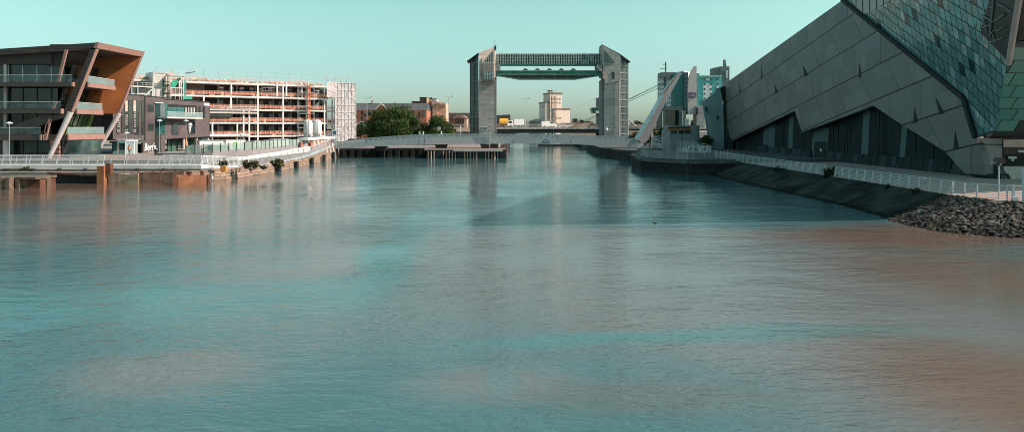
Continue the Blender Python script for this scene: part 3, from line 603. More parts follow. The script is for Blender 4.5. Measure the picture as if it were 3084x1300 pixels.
# far end: leaning teal-grey wing panel and dark link
t2 = MB().prism([P(2114.7,308,150), P(2168.6,266,150), P(2177,307,149.5), P(2181.7,451,149), P(2136,446,150)], (1.5,5,0)).build('leaning_wing', mat('wing_render', (.20,.27,.27), .7, var=.08, scale=.4), t)
for q in ((2125,2129,321,336),(2159,2163,348,360)): MB().hexa([P(q[0],q[3],149.2),P(q[1],q[3],149.2),P(q[1],q[3],150.5),P(q[0],q[3],150.5),P(q[0]-1,q[2],149.2),P(q[1]-1,q[2],149.2),P(q[1]-1,q[2],150.5),P(q[0]-1,q[2],150.5)]).build('small_window', BLACK, t2)
MB().prism([P(2169,266,150.6), P(2184,259,150.6), P(2187,290,150.6), P(2177,307,150.6)], (0,3,0)).build('dark_link', BLACK, t)
MB().prism([P(2181,384,149.3), P(2207,411,147), P(2207,455,147), P(2182,455,149.3)], (0,.3,0)).build('dark_link', BLACK, t)
# ------------------------------------------------------------------ promenade bits
t = thing('floodlight', P(3008,600,49.2), 'boxy floodlight on a thin pole behind the corner railing', 'floodlight')
b0 = Vector((P(3008,0,49.2).x,49.2,1.7)); MB().tube(b0, b0+Vector((0,0,2.35)), .045, 8).build('pole', STEEL, t)
h = b0+Vector((0,0,2.35)); MB().hexa([h+Vector(v) for v in ((-.27,-.25,.02),(.30,-.25,-.02),(.30,.25,.14),(-.27,.25,.18),(-.22,-.3,.40),(.22,-.3,.36),(.3,.25,.38),(-.14,.25,.44))]).build('lamp_housing', mat('brown_housing', (.06,.04,.035), .5), t)
MB().box(h.x-.12,h.x+.14,h.y-.2,h.y+.1,h.z-.14,h.z+.03).build('bracket', DARK, t); MB().box(h.x-.09,h.x-.02,h.y-.27,h.y-.2,h.z-.1,h.z-.02).build('lens', STEEL, t)
t = thing('lifebuoy_post', (P(3050,0,47).x,47.0,1.7), 'grey post with a box fixed to the railing near the right edge', 'post'); x = P(3050,0,47).x
MB().box(x-.08,x+.08,46.9,47.0,1.7,2.78).build('post_shaft', STEEL, t); MB().box(x-.2,x+.2,46.75,46.9,1.5,2.0).build('box', STEEL, t)
t = thing('lamp_post', (P(3083,0,47.4).x,47.4,1.7), 'thick pale post cut by the right edge of the view', 'post'); x = P(3083,0,46.6).x
MB().tube((x,46.6,1.0),(x,46.6,3.75),.09,12).build('post_shaft', RAILD, t); MB().tube((x,46.6,3.75),(x,46.6,3.85),.11,12).build('post_cap', RAILD, t)
def bush(name, c, r, h, n, size, mt, label, seed, group=None, cat='bush'):
    rg_ = random.Random(seed); t = thing(name, c, label, cat, group); c = Vector(c); m = MB(); bl = []
    for i in range(11):
        a = rg_.random()*6.28; k = r*.95*rg_.random(); q = (c.x+math.cos(a)*k, c.y+math.sin(a)*k*.6, c.z+h*(.25+.55*rg_.random())); s = r*(.16+.26*rg_.random()); bl.append((*q, s, s*.8, s*.8*h/r)); m.tube(c, q, .035, 5, .012)
    m.build('stems', BARK, t); leaves(bl, n, size, seed, .15).build('foliage', mt, t); return t
q = P(2478,0,70.9); bush('bush', (31.0,71.4,1.0), .95, 1.7, 900, .09, LEAFD, 'round dark bush filling the gap between the two long railings', 1)
q = P(2345,0,0); bush('bush', (30.6,83.3,1.0), .8, 1.1, 500, .09, LEAFD, 'low sprawling weed in front of the railing, left of the round bush', 2)
bush('bush', (30.7,59.6,1.3), .35, .55, 250, .06, LEAFD, 'small dark weed at the foot of the railing, left of the rounded stones', 3)
bush('bush', (30.6,55.6,1.3), .5, .6, 350, .06, LEAFB, 'straggly dark weed where the railing meets the rounded stones', 4)
bush('bush', (P(670,0,88).x,88.2,1.0), .7, 1.7, 420, .10, LEAFB, 'thin upright scrub beside the orange equipment box', 5)
bush('bush', (P(748,0,91).x,91.6,1.0), 1.15, 1.35, 1500, .10, LEAFB, 'wide dark green bush on top of the stone wall', 6)
bush('bush', (P(832,0,97).x,98.2,.9), 1.2, 1.5, 1300, .10, LEAFB, 'brownish bush at the near end of the white baluster railing', 7)
bush('bush', (P(800,0,95).x,94.0,1.0), .7, .7, 500, .09, LEAFB, 'low scrub between the two larger bushes on the stone wall', 8)
bush('bush', (P(75,0,86).x,87.0,1.1), 1.0, .9, 700, .09, LEAFB, 'dry yellowish weed on the quay above the timber pile cluster', 9)
m = leaves([(P(25,0,86).x,87,1.35,2.2,.6,.25)], 900, .09, 3, .1); m.build('quay_weeds', LEAFB, kind='stuff', label='dry weeds growing along the quay top at the left edge')
MB().lathe((0,0,0), [(.02,0),(.16,.03),(.14,.12),(.03,.17)], 8)
bq = G(1973,672)
t = thing('water_bird', bq, 'small dark bird floating on the shaded water', 'bird'); m = MB(); m.lathe(bq, [(.05,-.03),(.16,.02),(.15,.1),(.05,.16)], 10)
m.v = [((x-bq.x)*1.8+bq.x, y, z) for x, y, z in m.v]; m.tube(bq+Vector((-.2,0,.08)), bq+Vector((-.3,0,.3)), .04, 6); m.tube(bq+Vector((-.27,0,.3)), bq+Vector((-.42,0,.29)), .055, 6, .015); m.v = [tuple(bq+(Vector(q_)-bq)*.4) for q_ in m.v]; m.build('body', BLACK, t)
bq = G(639,545); t = thing('water_bird', bq, 'white bird standing at the foot of the brown quay wall', 'bird'); m = MB().lathe(bq, [(.05,.15),(.13,.25),(.12,.5),(.05,.6)], 10); m.tube(bq+Vector((0,0,.55)), bq+Vector((-.08,0,.85)), .04, 6); m.tube(bq+Vector((-.06,0,.85)), bq+Vector((.2,0,.82)), .055, 6, .01)
for dx in (-.05,.05): m.tube(bq+Vector((dx,0,-.1)), bq+Vector((dx,0,.2)), .015, 5)
m.build('body', WHITE, t)
# ------------------------------------------------------------------ brown wedge office building on the left
t = thing('office_building', (-75,114,1.9), 'dark brown wedge-shaped office building with an orange-lined open end and slanting white columns', 'building')
BR = brick('brown_cladding', (.066,.056,.052), (.086,.073,.067), (.028,.023,.022), 0, 1.2, .45, .03)
BRP = mat('brown_panel', (.066,.052,.046), .7, var=.15)
ED = mat('sunlit_edge', (.30,.165,.135), .7, var=.08)  # pink edge tone: sunlight painted onto end faces of the brown cladding
YF = 108.0
def q8(px, py, Y=YF): return P(px, py, Y)
m = MB(); m.prism([q8(-240,163), q8(297,128), q8(290,148), q8(-240,180)], (0,.6,0)); m.build('roof_fascia', BR, t)
m = MB(); m.prism([q8(-240,164), q8(296,129.5), q8(292,145), q8(-240,178)], (0,.6,0)); 
rt = MB(); a, b = q8(-240,163), q8(297,128); rt.prism([a+Vector((0,.6,-.05)), b+Vector((-.02,.6,-.05)), b+Vector((-.35,.6,-.75)), a+Vector((0,.6,-.75))], (0,12.4,0)); rt.build('roof', BRP, t)
m = MB(); m.prism([q8(297,128), q8(215,337), q8(188,345), q8(272,148)], (0,.75,0)); m.build('leaning_leg', BR, t)
m = MB(); m.prism([q8(215,337), q8(188,343), q8(110,353), q8(-20,398), q8(-20,420), q8(30,407), q8(85,392), q8(150,366), q8(205,349)], (0,.6,0)); m.build('diagonal_beam', BRP, t)
dY = Vector((0,13,0))
def far(px, py): return P(px, py, 121.0)
top_n, bot_n = q8(297,128), q8(215,337); top_f = Vector((top_n.x, 121, top_n.z)); bot_f = Vector((bot_n.x,121,bot_n.z))
m = MB().prism([top_f, bot_f, bot_f+Vector((-.55,0,0)), top_f+Vector((-.55,0,-.0))], (0,.6,0)); m.build('far_leg', ED, t)
m = MB().prism([top_n+Vector((.03,-.02,0)), top_f+Vector((.03,.6,0)), top_f+Vector((-.30,.6,-.85)), top_n+Vector((-.30,-.02,-.85))], (-.5,0,0)); m.build('roof_edge', ED, t)
m = MB().prism([top_n+Vector((.03,-.01,0)), bot_n+Vector((.03,-.01,0)), bot_n+Vector((.03,.74,0)), top_n+Vector((.03,.74,0))], (-.12,0,0)); m.build('leg_edge', ED, t)
OR = brick('orange_lining', (.33,.105,.030), (.28,.09,.026), (.12,.04,.013), R(25), 1.5, .16, .015, .6)
m = MB(); back = Vector((-12.5,-6.0,0)); m.prism([top_f+Vector((-.3,0,-.5)), bot_f+Vector((-.3,0,0)), bot_f+Vector((-4.5,-2.2,-.3)), Vector((-70.5,117.8,8.6)), Vector((-70.5,117.8,18.5))], (-.1,.3,0)); m.build('orange_lining', OR, t)
def slabp(name, pts, z0, z1, mt, par=t): return MB().plan(pts, z0, z1).build(name, mt, par)
S = [(13.05,12.45,[(-92,107.4),(-64.65,107.4),(-64.65,109),(-63.2,109),(-64.6,119),(-92,120)]),(9.15,8.45,[(-92,107.4),(-66.3,107.4),(-66.3,109),(-64.9,109),(-66.6,119),(-92,120)]),(5.35,4.55,[(-92,107.8),(-69.3,107.8),(-69.3,109.2),(-66.3,109.2),(-66.3,119),(-92,120)])]
BALF = clear('clear_balustrade', (.20,.32,.32), .14)
GB = mat('gold_soffit', (.20,.12,.05), .6)
for z1, z0, pts in S:
    s_ = slabp('floor_slab', pts, z0, z1, BRP)
    e = MB(); a = Vector((*pts[3],0)); b = Vector((*pts[4],0)); e.hexa([(a.x+.03,a.y-.03,z0-.01),(b.x+.03,b.y,z0-.01),(b.x-.2,b.y,z0-.01),(a.x-.2,a.y-.03,z0-.01),(a.x+.03,a.y-.03,z1+.01),(b.x+.03,b.y,z1+.01),(b.x-.2,b.y,z1+.01),(a.x-.2,a.y-.03,z1+.01)]); e.build('sunlit_edge', ED, s_)
    e = MB(); a = pts[1]; e.box(a[0]-.15, a[0]+.05, 107.38, 109, z0-.01, z1+.01); e.build('sunlit_edge', ED, s_)
    g = MB(); g.box(-92, pts[1][0]-.1, 107.5, 107.53, z1+.05, z1+1.0); g.build('balustrade', BALF, t); g = MB(); a = Vector((*pts[3],0)); b = Vector((*pts[4],0))
    g.hexa([(a.x-.15,a.y,z1+.05),(b.x-.15,b.y,z1+.05),(b.x-.18,b.y,z1+.05),(a.x-.18,a.y,z1+.05),(a.x-.15,a.y,z1+1),(b.x-.15,b.y,z1+1),(b.x-.18,b.y,z1+1),(a.x-.18,a.y,z1+1)])
    bg_ = g.build('balustrade', BAL, t); h = MB(); h.tube((-92,107.5,z1+1.05),(pts[1][0]-.1,107.5,z1+1.05),.035,6); h.tube((a.x-.16,a.y,z1+1.05),(b.x-.16,b.y,z1+1.05),.045,6); h.build('handrail', RAIL, bg_)
GO = glass('office_glass', (.010,.022,.022), .05, spec=.6, wob=.02)
for k, (z0, z1) in enumerate(((13.05,15.9),(9.15,12.4),(5.35,8.4),(1.9,4.5))):
    xr = (-67.5,-68.5,-69.5,-68)[k]
    g = MB().box(-92, xr, 110.2, 110.3, z0, z1).build('window_wall', GO, t); f = MB()
    x = -91.0
    while x < xr: f.box(x, x+.09, 110.08, 110.2, z0, z1); x += 2.15
    f.build('mullions', RAIL if k == 0 else DARK, g)
    xe = (-67.2,-68.6,-68.4,-69)[k]
    g = MB().hexa([(xe-.1,110.3,z0),(xe,110.3,z0),(xe-1,119.5,z0),(xe-1.1,119.5,z0),(xe+.9,110.3,z1),(xe+1,110.3,z1),(xe,119.5,z1),(xe-.1,119.5,z1)]).build('window_wall', GO if k != 2 else glass('green_glass', (.07,.13,.035), .08), t)
    f = MB()
    for i in range(7): y = 110.4+i*1.5; dx = -(y-110.3)/9.2; f.beam((xe+dx+.05,y,z0),(xe+dx+1.05,y,z1),.09,.09)
    f.beam((xe+.5,110.3,(z0+z1)/2+.3),(xe-.5,119.5,(z0+z1)/2+.3),.08,.08); f.build('mullions', DARK, g)
MB().box(-92,-69.0,109.4,109.9,15.9,17.9).build('upper_panel', BRP, t)
MB().hexa([(-70,109.9,15.6),(-68.2,109.9,15.6),(-69,120,15.6),(-72,120,15.6),(-69.5,109.9,18.9),(-66,109.9,18.9),(-66.5,120,18.9),(-71,120,18.9)]).build('upper_panel', BRP, t)
for (xa, ya, xb, yb) in ((200,150,176,247),(167,306,158,330),(151,358,136,421),(144,372,138,400)): MB().beam(P(xa,ya,107.7), P(xb,yb,107.7), .38, .3, up=(0,1,0)).build('slanted_mullion', ED, t)
COLM = mat('column_paint', (.56,.50,.49), .5, var=.08)
for a, b in (((213,337),(140,492)),): MB().tube(P(*a,108.3), P(*b,108.3), .42, 14, .30).build('slanted_column', COLM, t)
MB().tube(bot_f+Vector((-.1,.3,0)), P(274,488,121.2), .40, 14, .28).build('slanted_column', COLM, t)
MB().tube((P(19,0,109).x,109,1.9),(P(19,0,109).x,109,4.6),.45,14).build('round_column', COLM, t)
MB().tube((P(20,0,110).x,109.7,5),(P(20,0,110).x,109.7,15.9),.22,12).build('inner_column', COLM, t)
LV = mat('louvre', (.40,.22,.18), .7)
m = MB()
for i in range(14): m.box(-68.9,-67.6,109.0,109.4,1.95+i*.19,2.05+i*.19)
m.build('louvre_panel', LV, t)
MB().box(-67.6,-66.4,109.6,118,1.9,4.55).build('ground_glazing', GLS, t)
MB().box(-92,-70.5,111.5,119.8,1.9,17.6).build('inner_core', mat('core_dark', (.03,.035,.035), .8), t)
# ------------------------------------------------------------------ dark brick restaurant building
BK = brick('mauve_brick', (.125,.098,.102), (.155,.122,.126), (.07,.056,.058), R(70), .6, .2, .02)
t = thing('restaurant_building', (-64,132,1.9), 'grey-mauve brick restaurant building with vertical banners and a cut-away corner balcony', 'building')
f1 = FP(350,123,437,129); f2 = FP(437,129,497,132.5); f3 = FP(497,132.5,632,148)
def wallpoly(f, pts, mt, b0=-.5, b1=0): m = MB(); f.poly(m, pts, b0, b1); return m.build('wall', mt, t)
wallpoly(f1, [(340,281),(436,288),(436,424),(340,419)], BK)
wallpoly(f2, [(437,288),(497,293),(497,468),(430,468),(430,425),(437,424)], BK)
wallpoly(f3, [(497,297),(631,307),(631,411),(505,418),(497,418)], BK)
m = MB(); a = f3.at(f3.L,0,0); m.plan([(a.x,a.y),(a.x-14,a.y+6),(a.x-16,a.y-20),(f1.at(0,0,0).x-3,124),(f1.at(0,-.5,0).x,f1.at(0,-.5,0).y),(f3.at(0,-.5,0).x,f3.at(0,-.5,0).y),(f3.at(f3.L-.1,-.5,0).x,f3.at(f3.L-.1,-.5,0).y)], 4.2, 11.0); m.build('building_body', BK, t)
m = MB(); f1.pbox(m, 434.5,288,438.5,424,-.3,.04); m.build('groove', BLACK, t)
m = MB(); f2.poly(m, [(437,287.5),(497,292.5),(497,295),(437,290)], -.3, .08); f1.poly(m, [(340,280),(436,287),(436,289),(340,282.5)], -.3, .08); f3.poly(m, [(497,297),(631,306),(631,308.5),(497,299.5)], -.3, .08); m.build('parapet_cap', DARK, t)
def window(f, r, par, mt=WIN, fm=DARK, d=.02, lab=None, fw=.12):
    m = MB(); f.pbox(m, *r, -.1, d+.06); o = m.build('window', fm, par)
    a0 = f.uz(r[0],r[1],d+.06)[0]; a1 = f.uz(r[2],r[1],d+.06)[0]; xm = (r[0]+r[2])/2; z1 = f.uz(xm,r[1],d+.06)[1]; z0 = f.uz(xm,r[3],d+.06)[1]
    if a0 > a1: a0, a1 = a1, a0
    m = MB(); f.box(m, a0+fw, a1-fw, d, d+.075, z0+fw, z1-fw); m.build('pane', mt, o); return o
for r in ((446,315,464,336),(446,372,464,393)): window(f2, r, t)
for x in (386,407,425.5): window(f1, (x,303,x+(13 if x != 425.5 else 8),406 if x > 390 else 404), t)
window(f1, (366,325,374,400), t)
f12 = FP(470,131,504,133.3)
m = MB(); f2.pbox(m, 468.5,311,483,425,-.1,.06); m.build('window_wall', GLS, t); m = MB(); f3.pbox(m, 497,311,504,362,-.1,.06); m.build('window_wall', GLT, t); m = MB(); f2.pbox(m, 483,312,497,362,-.1,.08); m.build('window_wall', mat('grey_cladding', (.11,.15,.155), .4), t); m = MB(); f2.pbox(m, 480,362,497,405,-.1,.08); m.build('window_wall', GLT, t)
m = MB(); f2.pbox(m, 468,309,492,311.5,-.1,.25); m.build('canopy', WHITE, t)
m = MB(); f2.pbox(m, 468,405,484,468,-.1,.1); m.build('entrance', BLACK, t)
m = MB(); f3.pbox(m, 504,316,593,352,-.1,.05); m.build('balcony_recess', BLACK, t)
for x0, x1 in ((505,518),(519,532),(533,547),(549,555)): m = MB(); f3.pbox(m, x0,323,x1,351,-.1,.12); m.build('balcony_window', GLT, t)
for x0, x1 in ((558,563),(566,570),(574,579),(583,587)): m = MB(); f3.pbox(m, x0,324,x1,350,-.1,.12); m.build('balcony_window', mat('curtain', (.35,.36,.34), .8), t)
m = MB(); f3.pbox(m, 504,353,611,357.5,-.1,1.6); m.build('balcony_slab', CONCL, t)
m = MB(); f3.pbox(m, 504,339,611,353,1.5,1.56); bb = m.build('balcony_balustrade', BAL, t); m = MB(); f3.pbox(m, 504,338,611,339.2,1.48,1.6); m.build('handrail', RAIL, bb)
for r in ((599,320,605,340),(611,321,617,355),(518,368,537,405),(573,368,588,403)): window(f3, r, t)
m = MB(); f3.pbox(m, 614,311,631,318.5,.05,.2); m.build('wall_sign', WHITE, t, label='small white sign board at the roof corner')
# ice cream cone sign
a, z = f3.uz(567,402); c = f3.at(a,.25,z); m = MB(); m.tube(c+Vector((0,0,.1)), c+Vector((0,0,1.5)), .1, 8, .38); m.build('cone_sign', WHITE, t); MB().lathe(c+Vector((0,0,1.45)), [(.1,0),(.48,.1),(.5,.35),(.3,.6),(.05,.7)], 12).build('scoop_sign', WHITE, t)
m = MB(); f1.poly(m, [(340,429),(425,433),(425,468),(340,468)], -2.2, -2.0); f1.pbox(m, 356,424,437,430,-2,-.1); m.build('shopfront_glazing', GLT, t)
m = MB(); f3.poly(m, [(505,419),(630,413),(630,466),(505,468)], -2.2, -2.0); m.build('shopfront_glazing', glass('green_shop_glass', (.04,.09,.07)), t)
m = MB()
for x in (517,535,548,575,590,606): f3.pbox(m, x,415,x+1.6,466,-2,-1.9)
for x in (372,384,396,408): f1.pbox(m, x,430,x+1,468,-2,-1.9)
m.build('shopfront_mullions', DARK, t)
for f, x in ((f3,489),(f3,553),(f3,592),(f3,627),(f1,381),(f1,402)):
    a = f.uz(x,440,-.6)[0]; MB().tube(f.at(a,-.6,1.9), f.at(a,-.6,4.6), .22, 10).build('round_column', COLM, t)
BN = mat('banner_black', (.02,.02,.02), .6)
PINK = mat('banner_photo', (.55,.36,.30), .7, var=.5, scale=2.5)
for i, (x, s, y1) in enumerate(((376,'PIZZA',404),(398.5,'GELATO',405),(418.5,'PIZZA',406),(438,'GELATO',405))):
    if i == 3: x = 441-3
for i, (x, s) in enumerate(((358,'PIZZA'),(376,'PIZZA'),(400,'GELATO'),(418.5,'PIZZA'))): pass
for x, s in ((326,'PIZZA'),(355,'GELATO'),(381,'PIZZA'),(405.5,'GELATO')): pass
for x0, x1, s in ((377.5,385,'GELATO'),(399.5,406.5,'PIZZA'),(420.5,425,'GELATO')): pass
for xc, s in ((356.5,'GELATO'),(381,'PIZZA'),(405.6,'GELATO')):
    bn = MB(); f1.pbox(bn, xc-4, 302, xc+4, 402, 0, .10); o = bn.build('banner', BN, t); m = MB(); f1.pbox(m, xc-3.7,303,xc+3.7,336,.1,.13); m.build('banner_picture', PINK, o)
    a, z = f1.uz(xc, 361, .12); text(s, .68, f1, a, z, .12, mat('letter_grey', (.42,.41,.41), .7), 'banner_lettering', o, rot=R(-90)); a, z = f1.uz(xc, 394, .12); text('O', .75, f1, a, z, .12, MC['letter_grey'], 'banner_emblem', o)
a, z = f1.uz(385, 420, .05); pass
for i_, w_ in enumerate(('PIZZA','GELATO','PIZZA','GELATO')): a, z = f1.uz(358+i_*19, 420.5, .05); text(w_, .36, f1, a, z, .06, MC['letter_grey'], 'fascia_lettering', t)
a, z = f2.uz(451, 444, .05); text("Bert's", 1.75, f2, a, z, .08, WHITE, 'shop_lettering', t, ext=.05, shear=.2, bold=1, sx=.55)
a, z = f2.uz(456, 458, .05); text('GELATO PIZZA', .22, f2, a, z, .08, WHITE, 'shop_lettering', t)
t = thing('entrance_kiosk', (f1.at(f1.uz(400,460,3)[0],3,1.9)), 'white framed glass entrance box outside the restaurant', 'kiosk')
m = MB(); G_ = MB(); a0 = f1.uz(378,460,3.0)[0]; a1 = f1.uz(414,460,3.0)[0]
for a in (a0, a1-.15, (a0+a1)/2+.6): f1.box(m, a, a+.12, 2.9, 3.0, 1.9, 4.1); 
for a in (a0, a1-.15): f1.box(m, a, a+.12, 1.3, 1.42, 1.9, 4.1)
f1.box(m, a0-.05, a1+.05, 1.2, 3.1, 4.1, 4.28); m.build('frame', WHITE, t); f1.box(G_, a0+.1, a1-.1, 2.93, 2.97, 1.95, 4.1); G_.build('glass_pane', BAL, t)
# outdoor diners area: tables reduced to what shows, orange parasol closed
c = f3.at(f3.uz(561,440,1.5)[0],1.5,1.9); t = thing('closed_parasol', c, 'furled orange parasol standing outside the glazed shopfront', 'parasol'); MB().tube(c, c+Vector((0,0,2.5)), .03, 6).build('pole', STEEL, t); m = MB().lathe(c+Vector((0,0,.9)), [(.12,0),(.26,.3),(.2,1.0),(.04,1.6)], 10); m.build('canopy', mat('orange_cloth', (.75,.25,.10), .8), t)
# plaza retaining wall, raised terrace with glass balustrade
m = MB(); pl = [P(560,470,105), P(640,463,112), P(760,457,118), P(930,440,137)]
pl = [Vector((P(x,0,d).x, d, 0)) for x, d in ((470,116),(560,112.5),(640,113),(760,118),(925,134))]
t = thing('terrace_wall', pl[0], 'long grey terrace wall curving below a green-tinted glass balustrade', 'wall'); zt = [2.35,2.5,2.75,2.95,3.3]
m = MB()
for i in range(4): a, b = pl[i], pl[i+1]; m.hexa([(a.x,a.y,1.0),(b.x,b.y,1.0),(b.x-1,b.y+6,1.0),(a.x-1,a.y+6,1.0),(a.x,a.y,zt[i]),(b.x,b.y,zt[i+1]),(b.x-1,b.y+6,zt[i+1]),(a.x-1,a.y+6,zt[i])])
m.build('wall_face', mat('grey_wall', (.27,.25,.26), .85, var=.1, streak=.2), t)
t = thing('glass_balustrade', pl[1]+Vector((0,0,2.5)), 'green-tinted glass balustrade with dark posts along the terrace', 'balustrade'); m = MB()
for i in range(1,4):
    a, b = pl[i], pl[i+1]; za, zb = zt[i], zt[i+1]; m.hexa([(a.x,a.y+.1,za),(b.x,b.y+.1,zb),(b.x,b.y+.13,zb),(a.x,a.y+.13,za),(a.x,a.y+.1,za+1.1),(b.x,b.y+.1,zb+1.1),(b.x,b.y+.13,zb+1.1),(a.x,a.y+.13,za+1.1)])
m.build('glass_panels', BALG, t)
for i in range(1,4):
    a, b = pl[i], pl[i+1]; k = int((b-a).length/1.15)
    for j in range(k): f = j/k; q = a.lerp(b, f); z = zt[i]+(zt[i+1]-zt[i])*f; MB().box(q.x-.04,q.x+.04,q.y-.05,q.y+.05,z-.2,z+1.22).build('post', DARK, t)
# white ramp wall and timber hoarding beside the baluster walkway
WW = mat('white_wall', (.82,.78,.76), .7, var=.06, streak=.15)
t = MB(); a = [Vector((-37.9,101.5,0)), Vector((-37.6,118,0)), Vector((-37.4,135.5,0))]; za = [2.2,2.45,2.9]
for i in range(2): p, q = a[i], a[i+1]; t.hexa([(p.x,p.y,.8),(q.x,q.y,.8),(q.x-.5,q.y,.8),(p.x-.5,p.y,.8),(p.x,p.y,za[i]),(q.x,q.y,za[i+1]),(q.x-.5,q.y,za[i+1]),(p.x-.5,p.y,za[i])])
p = a[0]; t.hexa([(p.x-8,p.y-.3,.9),(p.x,p.y-.0,.9),(p.x,p.y+.5,.9),(p.x-8,p.y+.2,.9),(p.x-8,p.y-.3,1.5),(p.x,p.y,2.2),(p.x,p.y+.5,2.2),(p.x-8,p.y+.2,1.5)])
t.build('white_ramp_wall', WW, label='bright white wall rising behind the white baluster railing', cat='wall')
t = thing('hoarding', (-37.3,143,1.9), 'peach plywood hoarding with raking white props and a white beam on top', 'hoarding')
PEA = mat('peach_ply', (.58,.27,.17), .8, var=.2, scale=1.5)
m = MB().hexa([(-37.3,136,1.0),(-37.0,150,1.5),(-37.3,150,1.5),(-37.6,136,1.0),(-37.3,136,4.0),(-37.0,150,3.9),(-37.3,150,3.9),(-37.6,136,4.0)]); m.build('boards', PEA, t)
for i in range(6): y = 136.5+i*2.6; MB().beam((-36.3,y-.6,1.4),(-37.1,y,4.05),.22,.16).build('prop', CONCL, t)
MB().box(-38.6,-36.9,132,152,4.05,4.5).build('top_beam', WHITE, t)
MB().beam((-38.0,131,3.0),(-38,135.8,3.2),.3,1.6).build('side_board', mat('dark_ply', (.30,.14,.10), .8), t)
# left swing-bridge walkway
t = thing('walkway', (-48,88,1.3), 'white-edged steel walkway with slanted railings running across the left quay', 'walkway')
m = MB().hexa([(-90,86.6,1.55),(-37.0,86.9,1.5),(-37.0,89.6,1.5),(-90,89.6,1.55),(-90,86.6,1.98),(-37.0,86.9,1.95),(-37.0,89.6,1.95),(-90,89.6,1.98)]); m.build('deck', WDIRT, t)
MB().box(-47.6,-36.9,86.95,89.4,.95,1.5).build('girder', mat('teal_girder', (.10,.15,.16), .6, streak=.4), t)
for i in range(13): x = -47+i*.8; MB().box(x, x+.35, 86.88, 86.94, 1.15, 1.22).build('girder_slot', STEEL, t)
for i in range(16): x = -88+i*3.1; MB().box(x, x+.3, 86.5, 86.9, 1.3, 1.55).build('bracket', DARK, t)
railing('walkway_railing', [(-88,86.8,1.98),(-46.2,86.9,1.96)], 1.06, 1.62, 6, RAIL, 'white slanted railing along the near edge of the left walkway', .22, .07, .018)
railing('walkway_railing', [(-88,89.4,1.98),(-50,89.4,1.98)], 1.06, 1.9, 4, RAIL, 'white railing along the far side of the left walkway', .15, .06, .018)
railing('walkway_railing', [(-46.0,87.0,1.96),(-37.5,87.9,1.9),(-34.9,93.5,1.35)], 1.1, 1.3, 7, RAIL, 'tilting white railing on the curved end of the left walkway', .35, .08, .02)
railing('walkway_railing', [(-43,90.5,1.9),(-38.3,90.4,1.8),(-36.4,97.5,1.35),(-35.0,101,1.15)], 1.15, 1.0, 7, RAIL, 'curved inner white railing sloping down towards the stone wall', -.25, .08, .02)
m = MB().prism([(-41.5,90,1.2),(-37,90.5,1.2),(-35.3,97,.9),(-35.0,101,.9),(-37,101,.9),(-41,96,1.2)], (0,0,.25)); m.build('ramp_slab', WW, kind='structure')
RB = mat('baluster_paint', (.60,.63,.66), .45, .1)
pts = [(-34.8,101,1.15),(-34.5,109,1.2),(-34.9,122,1.55),(-35.6,133,1.85),(-36.6,146,2.5),(-37.5,157,3.1)]
railing('baluster_railing', pts, 1.4, 3.0, 0, RB, 'long pale railing of close vertical balusters on the stone quay wall', .12, .08, .022, vert=True)
m = MB()
for a, b in zip(pts, pts[1:]): m.hexa([(a[0],a[1],a[2]-.3),(b[0],b[1],b[2]-.3),(b[0]-2.3,b[1],b[2]-.3),(a[0]-2.3,a[1],a[2]-.3),(a[0],a[1],a[2]),(b[0],b[1],b[2]),(b[0]-2.3,b[1],b[2]),(a[0]-2.3,a[1],a[2])])
m.build('ramp_path', mat('ramp_paving', (.30,.36,.40), .8, var=.1), kind='structure')
# ------------------------------------------------------------------ office block under construction
fc = FP(525,178,1010,203)
t = thing('construction_building', fc.at(fc.L/2,-6,1.9), 'multi-storey building frame under construction with orange barriers on every open floor', 'building under construction')
LV_ = [4.25,7.7,11.05,14.4,17.75]; L = fc.L
CW = mat('slab_paint', (.78,.71,.69), .7, var=.1)
DB = brick('dark_blockwork', (.12,.105,.095), (.15,.13,.115), (.07,.06,.055), R(37), .9, .45, .03)
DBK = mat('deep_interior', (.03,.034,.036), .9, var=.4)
a_top0 = fc.uz(472,250)[0]
for i, z in enumerate(LV_):
    a0 = (0,0,0,-11.5,-11.5)[i]; a1 = L+ (0 if i < 3 else -2)
    m = MB(); fc.box(m, a0, a1, -13, 0, z-.38, z); m.build('floor_slab', CW, t)
    if i < 4:
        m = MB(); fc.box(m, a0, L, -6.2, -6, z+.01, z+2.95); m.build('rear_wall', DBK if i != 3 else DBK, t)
        bm_ = MB(); fc.box(bm_, a0, (8 if i == 3 else 7), -4, -3.9, z, z+2.95); bm_.build('block_wall', DB, t)
        for k in range(int((L-12)/2.6)):
            a = 12+k*2.6
            if 33 < a < 36: continue
            w = MB(); fc.box(w, a, a+1.15, -5.98, -5.85, z+.5, z+2.55); o = w.build('window_frame', mat('frame_grey', (.09,.10,.10), .6), t)
            w = MB(); fc.box(w, a+.12, a+.5, -5.85, -5.8, z+.6, z+(1.9 if i == 3 else 2.4)); fc.box(w, a+.64, a+1.03, -5.85, -5.8, z+.6, z+(1.9 if i == 3 else 2.4)); w.build('pane', mat('frame_pane', (.20,.24,.25), .3), o)
            if i == 3: w = MB(); fc.box(w, a+.05, a+1.1, -5.8, -5.6, z+2.05, z+2.5); w.build('light_box', WHITE, o)
    m = MB(); fc.box(m, a0, a1-(6 if i == 4 else 0), -.12, -.06, z+.25, z+(1.0 if i < 4 else .6))
    if i < 5: m.build('barrier_netting', clear('orange_mesh_'+str(i), (.85,.36,.24), .30), t)
    m = MB(); n = int((a1-a0)/1.3)
    for k in range(n): a = a0+k*1.3; fc.box(m, a, a+.06, -.03, .05, z-.25, z+1.15)
    for zz in (.55, 1.1): fc.box(m, a0, a1, -.04, 0, z+zz, z+zz+.05)
    m.build('barrier_posts', mat('barrier_posts', (.78,.46,.37), .7, var=.3, scale=3), t)
m = MB(); rg = random.Random(2)
